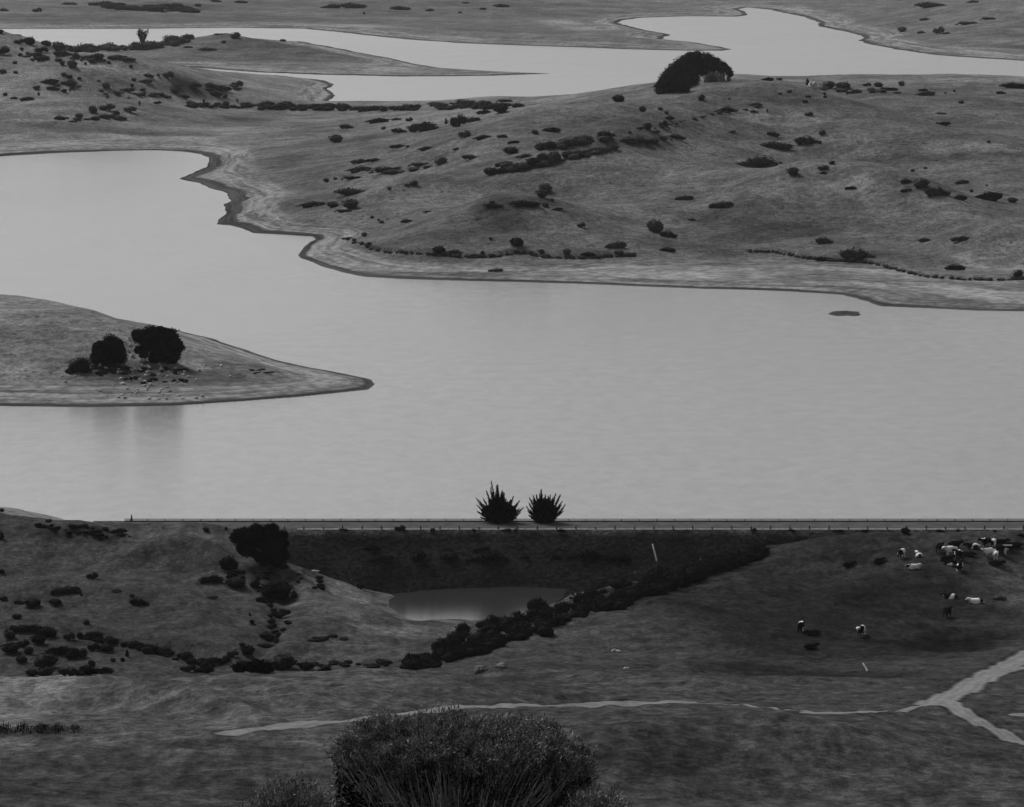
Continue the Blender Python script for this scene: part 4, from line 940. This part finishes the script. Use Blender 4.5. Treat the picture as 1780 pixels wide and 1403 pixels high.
rock(842, 1166, 34, 9, 'left pale rock of the two beside the foot of the thicket', 10, 'rock_grey')
rock(872, 1161, 28, 8, 'right pale rock of the two beside the foot of the thicket', 11, 'rock_grey')
rock(1069, 1133, 18, 6, 'flat white rock alone on the slope below the thicket', 12)
rock(1088, 1163, 12, 4, 'small pale rock on the slope right of the rock pair', 13)
rock(548, 994, 16, 4, 'pale slab on the bank beside the dam face', 14)
# ------------------------------------------------------------------ things on the dam
def post_mesh():
    mb = MB(); mb.box((0, 0, .28), (.20, .20, .66)); mb.box((0, 0, .64), (.24, .24, .08)); return mb.mesh('guard_post')
pm = post_mesh(); pm.materials.append(M['wood']); k = 0; px = 393.0
while px < 1800:
    x, y = ut(px, 921)[0]*(DF+.45), DF+.45
    o = link(bpy.data.objects.new('guard_post', pm)); o.location = (x, y, 3.98); o.rotation_euler = (0, 0, prng.uniform(-.1, .1)); o.scale = (1, 1, prng.uniform(.55, .95)); o.rotation_euler[1] = prng.uniform(-.12, .12)
    tag(o, 'short dark post in the row along the near edge of the dam road', 'post', 'posts along the dam road'); px += 33.8; k += 1
rail = empty('guard_rail', ((XL+XR)/2, DB-.7, 4.0)); tag(rail, 'low dark rail along the water side of the dam road', 'guard rail')
mb = MB(); L_ = XR-XL
mb.box((0, 0, .40), (L_, .08, .13)); obj('rail', mb, M['wood'], rail)
mb = MB(); mb.box((0, .15, .07), (L_, .5, .15)); obj('kerb', mb, M['wood'], rail)
mb = MB()
for i in range(int(L_/3)): mb.box((-L_/2+3*i+1, .09, .2), (.14, .1, .5))
tag(obj('rail_posts', mb, M['wood'], rail), kind='stuff')
x, y, z = place(1143, 990)
w_ = empty('marker_pole', (x, y, z)); tag(w_, 'leaning white marker pole with a dark foot on the dam face', 'pole')
sc = y/F
mb = MB(); mb.tube([(0, 0, -.5), (-.15, 0, 1.5)], .10, 8); obj('pole_foot', mb, M['wood'], w_)
mb = MB(); mb.tube([(-.15, 0, 1.5), (-.5, 0, 2.9), (-.88, 0, 4.3)], [.15, .14, .10], 8); obj('pole', mb, M['white'], w_)
x, y, z = place(1508, 1168); mb = MB(); mb.tube([(0, 0, .05), (-.1, .4, .3), (-.35, .9, .7), (-.55, 1.2, 1.0)], [.14, .13, .1, .05], 6)
tag(obj('dead_branch', mb, M['rock'], None, (x, y, z)), 'curved pale dead branch on the slope below the cattle', 'branch')

# ------------------------------------------------------------------ cattle
def skin_mesh(name, verts, edges, radii, sub=2):
    me = bpy.data.meshes.new(name); me.from_pydata(verts, edges, []); o = bpy.data.objects.new(name, me); COL.objects.link(o)
    sk = o.modifiers.new('s', 'SKIN'); sk.use_smooth_shade = True
    sb = o.modifiers.new('b', 'SUBSURF'); sb.levels = sub; sb.render_levels = sub
    if not me.skin_vertices: pass
    for v, r_ in zip(me.skin_vertices[0].data, radii): v.radius = (r_, r_) if not isinstance(r_, tuple) else r_
    me.skin_vertices[0].data[0].use_root = True
    dg = bpy.context.evaluated_depsgraph_get(); dg.update()
    r_ = bpy.data.meshes.new_from_object(o.evaluated_get(dg)); bpy.data.objects.remove(o); r_.name = name; return r_
def cow_mesh(pose):
    V = []; E = []; Rr = []
    def a(co, r_, to=None):
        V.append(co); Rr.append(r_); i = len(V)-1
        if to is not None: E.append((to, i))
        return i
    dz = 0 if pose != 'lying' else -.62
    mid = a((-.1, 0, .96+dz), (.44, .46)); ch = a((.45, 0, .97+dz), (.38, .44), mid); wi = a((.78, 0, 1.12+dz), (.24, .30), ch)
    hip = a((-.62, 0, 1.06+dz), (.34, .36), mid); rump = a((-.95, 0, 1.10+dz), (.22, .24), hip)
    if pose == 'grazing':
        nk = a((1.08, 0, .86), (.15, .18), wi); hd = a((1.30, 0, .42), (.13, .14), nk); mz = a((1.42, 0, .14), .08, hd)
    else:
        nk = a((1.05, .04, 1.25+dz), (.17, .22), wi); hd = a((1.32, .08, 1.30+dz), (.15, .17), nk); mz = a((1.56, .12, 1.05+dz), .10, hd)
    for s in (-1, 1): a((V[hd][0]-.06, V[hd][1]+s*.26, V[hd][2]+.06), .045, hd)       # ears
    for s in (-1, 1):
        if pose == 'lying':
            k1 = a((.62, s*.28, .26), .10, ch); k2 = a((.98, s*.26, .10), .07, k1); a((.72, s*.20, .07), .05, k2)
            h1 = a((-.45, s*.42, .22), .16, hip); h2 = a((-.12, s*.52, .10), .08, h1); a((-.42, s*.50, .06), .05, h2)
        else:
            k1 = a((.50, s*.20, .66), .13, ch); k2 = a((.52, s*.20, .36), .075, k1); a((.52, s*.20, .02), .06, k2)
            h1 = a((-.70, s*.22, .74), .17, hip); h2 = a((-.86, s*.22, .44), .085, h1); a((-.78, s*.22, .02), .062, h2)
    t1 = a((-1.12, 0, 1.02+dz), .05, rump); t2 = a((-1.18, 0, .66 if pose != 'lying' else .28), .03, t1); a((-1.16, .03, .42 if pose != 'lying' else .08), .05, t2)
    return skin_mesh('cow', V, E, Rr)
def coat(name, thr):
    m, n, p = mat(name); b = NB(n); tc = n.nodes.new('ShaderNodeTexCoord'); oi = n.nodes.new('ShaderNodeObjectInfo')
    va = n.nodes.new('ShaderNodeVectorMath'); va.operation = 'ADD'; cm = n.nodes.new('ShaderNodeCombineXYZ')
    k = b.math('MULTIPLY', oi.outputs['Random'], 50.0)
    for q in range(3): n.links.new(k, cm.inputs[q])
    n.links.new(tc.outputs['Object'], va.inputs[0]); n.links.new(cm.outputs[0], va.inputs[1])
    x = b.noise(va.outputs[0], .95, 0, .4); n.links.new(b.ramp(x, thr-.015, thr+.015, .006, .8), p.inputs['Base Color']); p.inputs['Roughness'].default_value = .7
    return m
COATS = {'black': simple('black_hide', .006, .016, 5), 'pied': coat('pied_hide', .50), 'dark': coat('mostly_black_hide', .60), 'white': coat('mostly_white_hide', .40)}
CM = {}
def cow(px, py, pose, ct, deg, label, s=1.0):
    k = (pose, ct)
    if k not in CM:
        me = cow_mesh(pose); me.materials.clear(); me.materials.append(COATS[ct]); CM[k] = me
    x, y, z = place(px, py); o = link(bpy.data.objects.new('cow', CM[k])); o.location = (x, y, z-.03); o.rotation_euler = (0, 0, R(deg)); o.scale = (s*1.08,)*3
    tag(o, label, 'cow', 'cattle on the slope by the dam')
for a_ in [(1568,970,'standing','dark',55,'standing black cow with white back, first of the upper herd from left'),
 (1597,968,'lying','pied',100,'small curled cow with pale outline right of the standing one'),
 (1586,989,'lying','pied',10,'black and white lying cow, lowest left of the upper herd'),
 (1634,960,'standing','black',60,'solid black cow standing between the pale curled cow and the left cluster'),
 (1660,956,'standing','black',20,'black cow standing at the top of the left cluster'),
 (1653,965,'standing','white',200,'mostly white cow in the left cluster under the top black one'),
 (1667,972,'standing','dark',120,'black cow with white back at the right side of the left cluster'),
 (1646,974,'lying','black',30,'black cow lying at the left side of the left cluster'),
 (1653,982,'lying','dark',150,'black cow with white face lying just left of the pied grazer'),
 (1668,993,'grazing','pied',250,'black and white grazing cow at the bottom of the left cluster'),
 (1692,953,'lying','dark',170,'lying cow with a little white between the two clusters, upper one'),
 (1685,967,'lying','black',160,'lying black cow between the two clusters, lower one'),
 (1716,951,'standing','pied',190,'pied cow at the left top of the right cluster'),
 (1727,953,'standing','pied',80,'pied cow with white flank at the top middle of the right cluster'),
 (1739,953,'standing','black',10,'black cow at the top right of the right cluster'),
 (1748,955,'lying','dark',0,'dark cow lying at the right end of the right cluster'),
 (1766,951,'lying','black',180,'solid black cow lying alone at the far right'),
 (1719,968,'standing','pied',200,'black and white cow at the lower left of the right cluster'),
 (1730,973,'standing','white',270,'white legged cow facing the camera in the right cluster'),
 (1742,964,'standing','dark',330,'dark pied cow at the lower right of the right cluster'),
 (1731,983,'lying','black',0,'black cow lying just below the right cluster'),
 (1653,1041,'lying','dark',150,'dark cow with white head lying below the left cluster'),
 (1697,1049,'lying','white',160,'white cow with black head lying right of the dark one'),
 (1647,1073,'standing','black',60,'black cow standing on the pale bare patch'),
 (1475,985,'lying','black',35,'black cow lying at the far left of the upper herd'),
 (1528,979,'lying','black',45,'black cow lying second from the left of the upper herd'),
 (1392,1098,'standing','dark',75,'black cow with a white patch standing left in the lower group'),
 (1414,1104,'lying','black',200,'black cow lying beside the standing one in the lower group'),
 (1409,1128,'lying','black',30,'black cow lying lowest of all the cattle'),
 (1497,1105,'standing','white',240,'mostly white cow standing alone right of the lower group')]:
    cow(*a_)

# ------------------------------------------------------------------ scrub bushes right in front of the camera
def front_bush(name, D0, basepx, outline, top_leaf, seed, label, nt, nl, depth, base_z=None, leafsz=.026, lean=0):
    rng = np.random.RandomState(seed); sc = D0/F
    bx = ut(basepx, 1450)[0]*D0; j = np.argmin(abs(rows-D0)); bz = float(np.interp(D0, rows, Z[:, NC//2])) if base_z is None else base_z
    root = empty(name, (bx, D0, bz)); tag(root, label, 'bush')
    ox = [p_[0] for p_ in outline]; oz = [p_[1] for p_ in outline]
    zt = lambda px: H - ut(px, np.interp(px, ox, oz)+5*math.sin(px*.045+seed)+4*math.sin(px*.11)+3*math.sin(px*.23+1))[1]*D0 - bz
    tw, tb, fo = MB(), MB(), MB(); tips = []
    ux0, ux1 = ox[0], ox[-1]; cx = (ux0+ux1)/2; hw = (ux1-ux0)/2
    n1 = max(5, nt//60); prim = []
    for k in range(n1):
        px = ux0+(k+.5)/n1*(ux1-ux0)+rng.uniform(-8, 8); e = np.array(((px-basepx)*sc*.62, rng.uniform(-.6, .6)*depth, zt(px)*.55))
        st = np.array(((px-basepx)*sc*.10, rng.uniform(-.15, .15), 0)); md = (st+e)/2+rng.normal(size=3)*.08
        tb.tube([st, md, e], [.045, .035, .024], 6); prim.append((e, st))
    for k in range(nt):
        q = math.sqrt(rng.rand()) if rng.rand() < .75 else 1.0; a = rng.uniform(0, 2*math.pi)
        px = cx+math.cos(a)*q*hw*.98; dy = math.sin(a)*q*depth
        ztop = zt(px)*(1-.10*(dy/depth)**2) + rng.normal()*.05
        edge = q > .86
        if edge: ztop *= rng.uniform(.45, 1.0) if rng.rand() < .5 else 1
        tip = np.array(((px-basepx)*sc, dy, ztop))
        pe = min(prim, key=lambda p_: np.linalg.norm((p_[0]-tip*.6)))[0]
        m1 = pe*.5+tip*.5+rng.normal(size=3)*.06; m1[2] -= .08
        m2 = pe*.2+tip*.8+rng.normal(size=3)*.035
        T_ = tw if rng.rand() < .5 else tb
        T_.tube([pe, m1, m2, tip], [.015, .011, .007, .003], 4)
        for _ in range(2):
            t2 = m2+rng.normal(size=3)*.14+np.array((0, 0, .14)); T_.tube([m1, t2], [.007, .003], 3); tips.append((t2, .10))
        tips.append((tip, .13)); tips.append((m2, .10))
    TP_ = np.array([t for t, _ in tips]); n = nl; i = rng.randint(0, len(TP_), n)
    C = TP_[i]+rng.normal(size=(n, 3))*np.array((.085, .085, .075))
    # leaves thin out towards the ground
    zrel = C[:, 2]/np.array([max(.3, zt(basepx+c/sc)) for c in C[:, 0]])
    rad = np.hypot((C[:, 0]-(cx-basepx)*sc)/(hw*sc), C[:, 1]/depth)
    kp = (rng.rand(n) < np.clip((zrel-.66)/.22, .05, 1)) | (rad > .90) & (C[:, 1] > -.35*depth) & (rng.rand(n) < .7)
    C = C[kp]; d = C-np.array((0, 0, -.4)); d /= np.linalg.norm(d, axis=1)[:, None]; d = d+rng.normal(size=(len(C), 3))*.38
    fo.leaves(C, leafsz*.88, rng, 2.2, d, .6)
    hf = MB(); fr = MB()                                                      # bare stems fanning up through the camera side
    for k in range(int(nt*.11)):
        t = rng.uniform(-.93, .93); px = cx+t*hw; dy = -depth*math.sqrt(max(0, 1-t*t))*rng.uniform(.72, .99)
        tip = np.array(((px-basepx)*sc, dy, zt(px)*rng.uniform(.68, .96))); st = np.array((tip[0]*.28, dy*.25, tip[2]*rng.uniform(.02, .3)))
        m1 = st*.62+tip*.38+rng.normal(size=3)*.09-np.array((tip[0]*.04, 0, .08)); m2 = st*.25+tip*.75+rng.normal(size=3)*.05
        w_ = rng.uniform(.010, .030); fr.tube([st, m1, m2, tip], [w_, w_*.85, w_*.6, w_*.25], 4)
        for _ in range(3):
            s_ = m1+(m2-m1)*rng.rand(); fr.tube([s_, s_+rng.normal(size=3)*.10+(tip-st)*.14, s_+rng.normal(size=3)*.14+(tip-st)*.26], [w_*.5, w_*.35, .002], 3)
    obj('bare_stems', fr, M['twig'], root)
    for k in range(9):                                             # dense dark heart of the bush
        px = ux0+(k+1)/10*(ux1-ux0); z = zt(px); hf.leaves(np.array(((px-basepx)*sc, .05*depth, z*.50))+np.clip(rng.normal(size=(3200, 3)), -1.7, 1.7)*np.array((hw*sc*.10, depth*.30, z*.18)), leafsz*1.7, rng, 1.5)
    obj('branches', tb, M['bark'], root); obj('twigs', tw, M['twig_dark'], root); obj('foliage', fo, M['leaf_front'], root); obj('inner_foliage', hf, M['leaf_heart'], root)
front_bush('scrub_bush', 92, 800, [(576,1345),(580,1300),(600,1284),(640,1268),(700,1264),(770,1260),(830,1266),(900,1272),(960,1276),(1000,1292),(1022,1318),(1036,1360)], None, 1,
  'largest flat topped bush with pale bare branches at the bottom middle', 1700, 90000, 2.0)
front_bush('scrub_bush', 88, 505, [(440,1425),(450,1408),(470,1388),(500,1380),(540,1384),(560,1400),(572,1425)], None, 2,
  'small rounded dark bush at the bottom edge, left of the largest one', 420, 15000, .95)
front_bush('scrub_bush', 86, 1045, [(990,1428),(1008,1410),(1036,1396),(1062,1402),(1080,1428)], None, 3,
  'low leafy bush top at the bottom edge, right of the largest one', 320, 11000, .7)

# ------------------------------------------------------------------ rushes on the near slope
rng = np.random.RandomState(12)
mb = MB()
for q in range(900):
    px = rng.uniform(-40, 165); x, y, z = place(px, rng.uniform(1262, 1276)); h1 = rng.uniform(.15, .75)*(1 if px < 90 else max(.15, 1-(px-90)/80))*(.6+.4*math.sin(px*.2))
    mb.tube([(x, y, z-.05), (x+rng.normal()*.1, y, z+h1)], [.035, .012], 3)
tag(obj('rushes', mb, M['leaf_near']), 'dark upright rushes in a strip at the left edge', 'rushes', kind='stuff')


# ------------------------------------------------------------------ haze
hb = MB(); hb.box((0, 3700, 52), (5200, 8200, 134))
hm = bpy.data.materials.new('haze_air'); hm.use_nodes = True; n = hm.node_tree; n.nodes.clear()
o = n.nodes.new('ShaderNodeOutputMaterial'); v = n.nodes.new('ShaderNodeVolumePrincipled')
v.inputs['Color'].default_value = (.95, .95, .95, 1); v.inputs['Density'].default_value = 1.7e-5; v.inputs['Anisotropy'].default_value = 0
n.links.new(v.outputs[0], o.inputs['Volume'])
tag(obj('haze', hb, hm), kind='stuff')
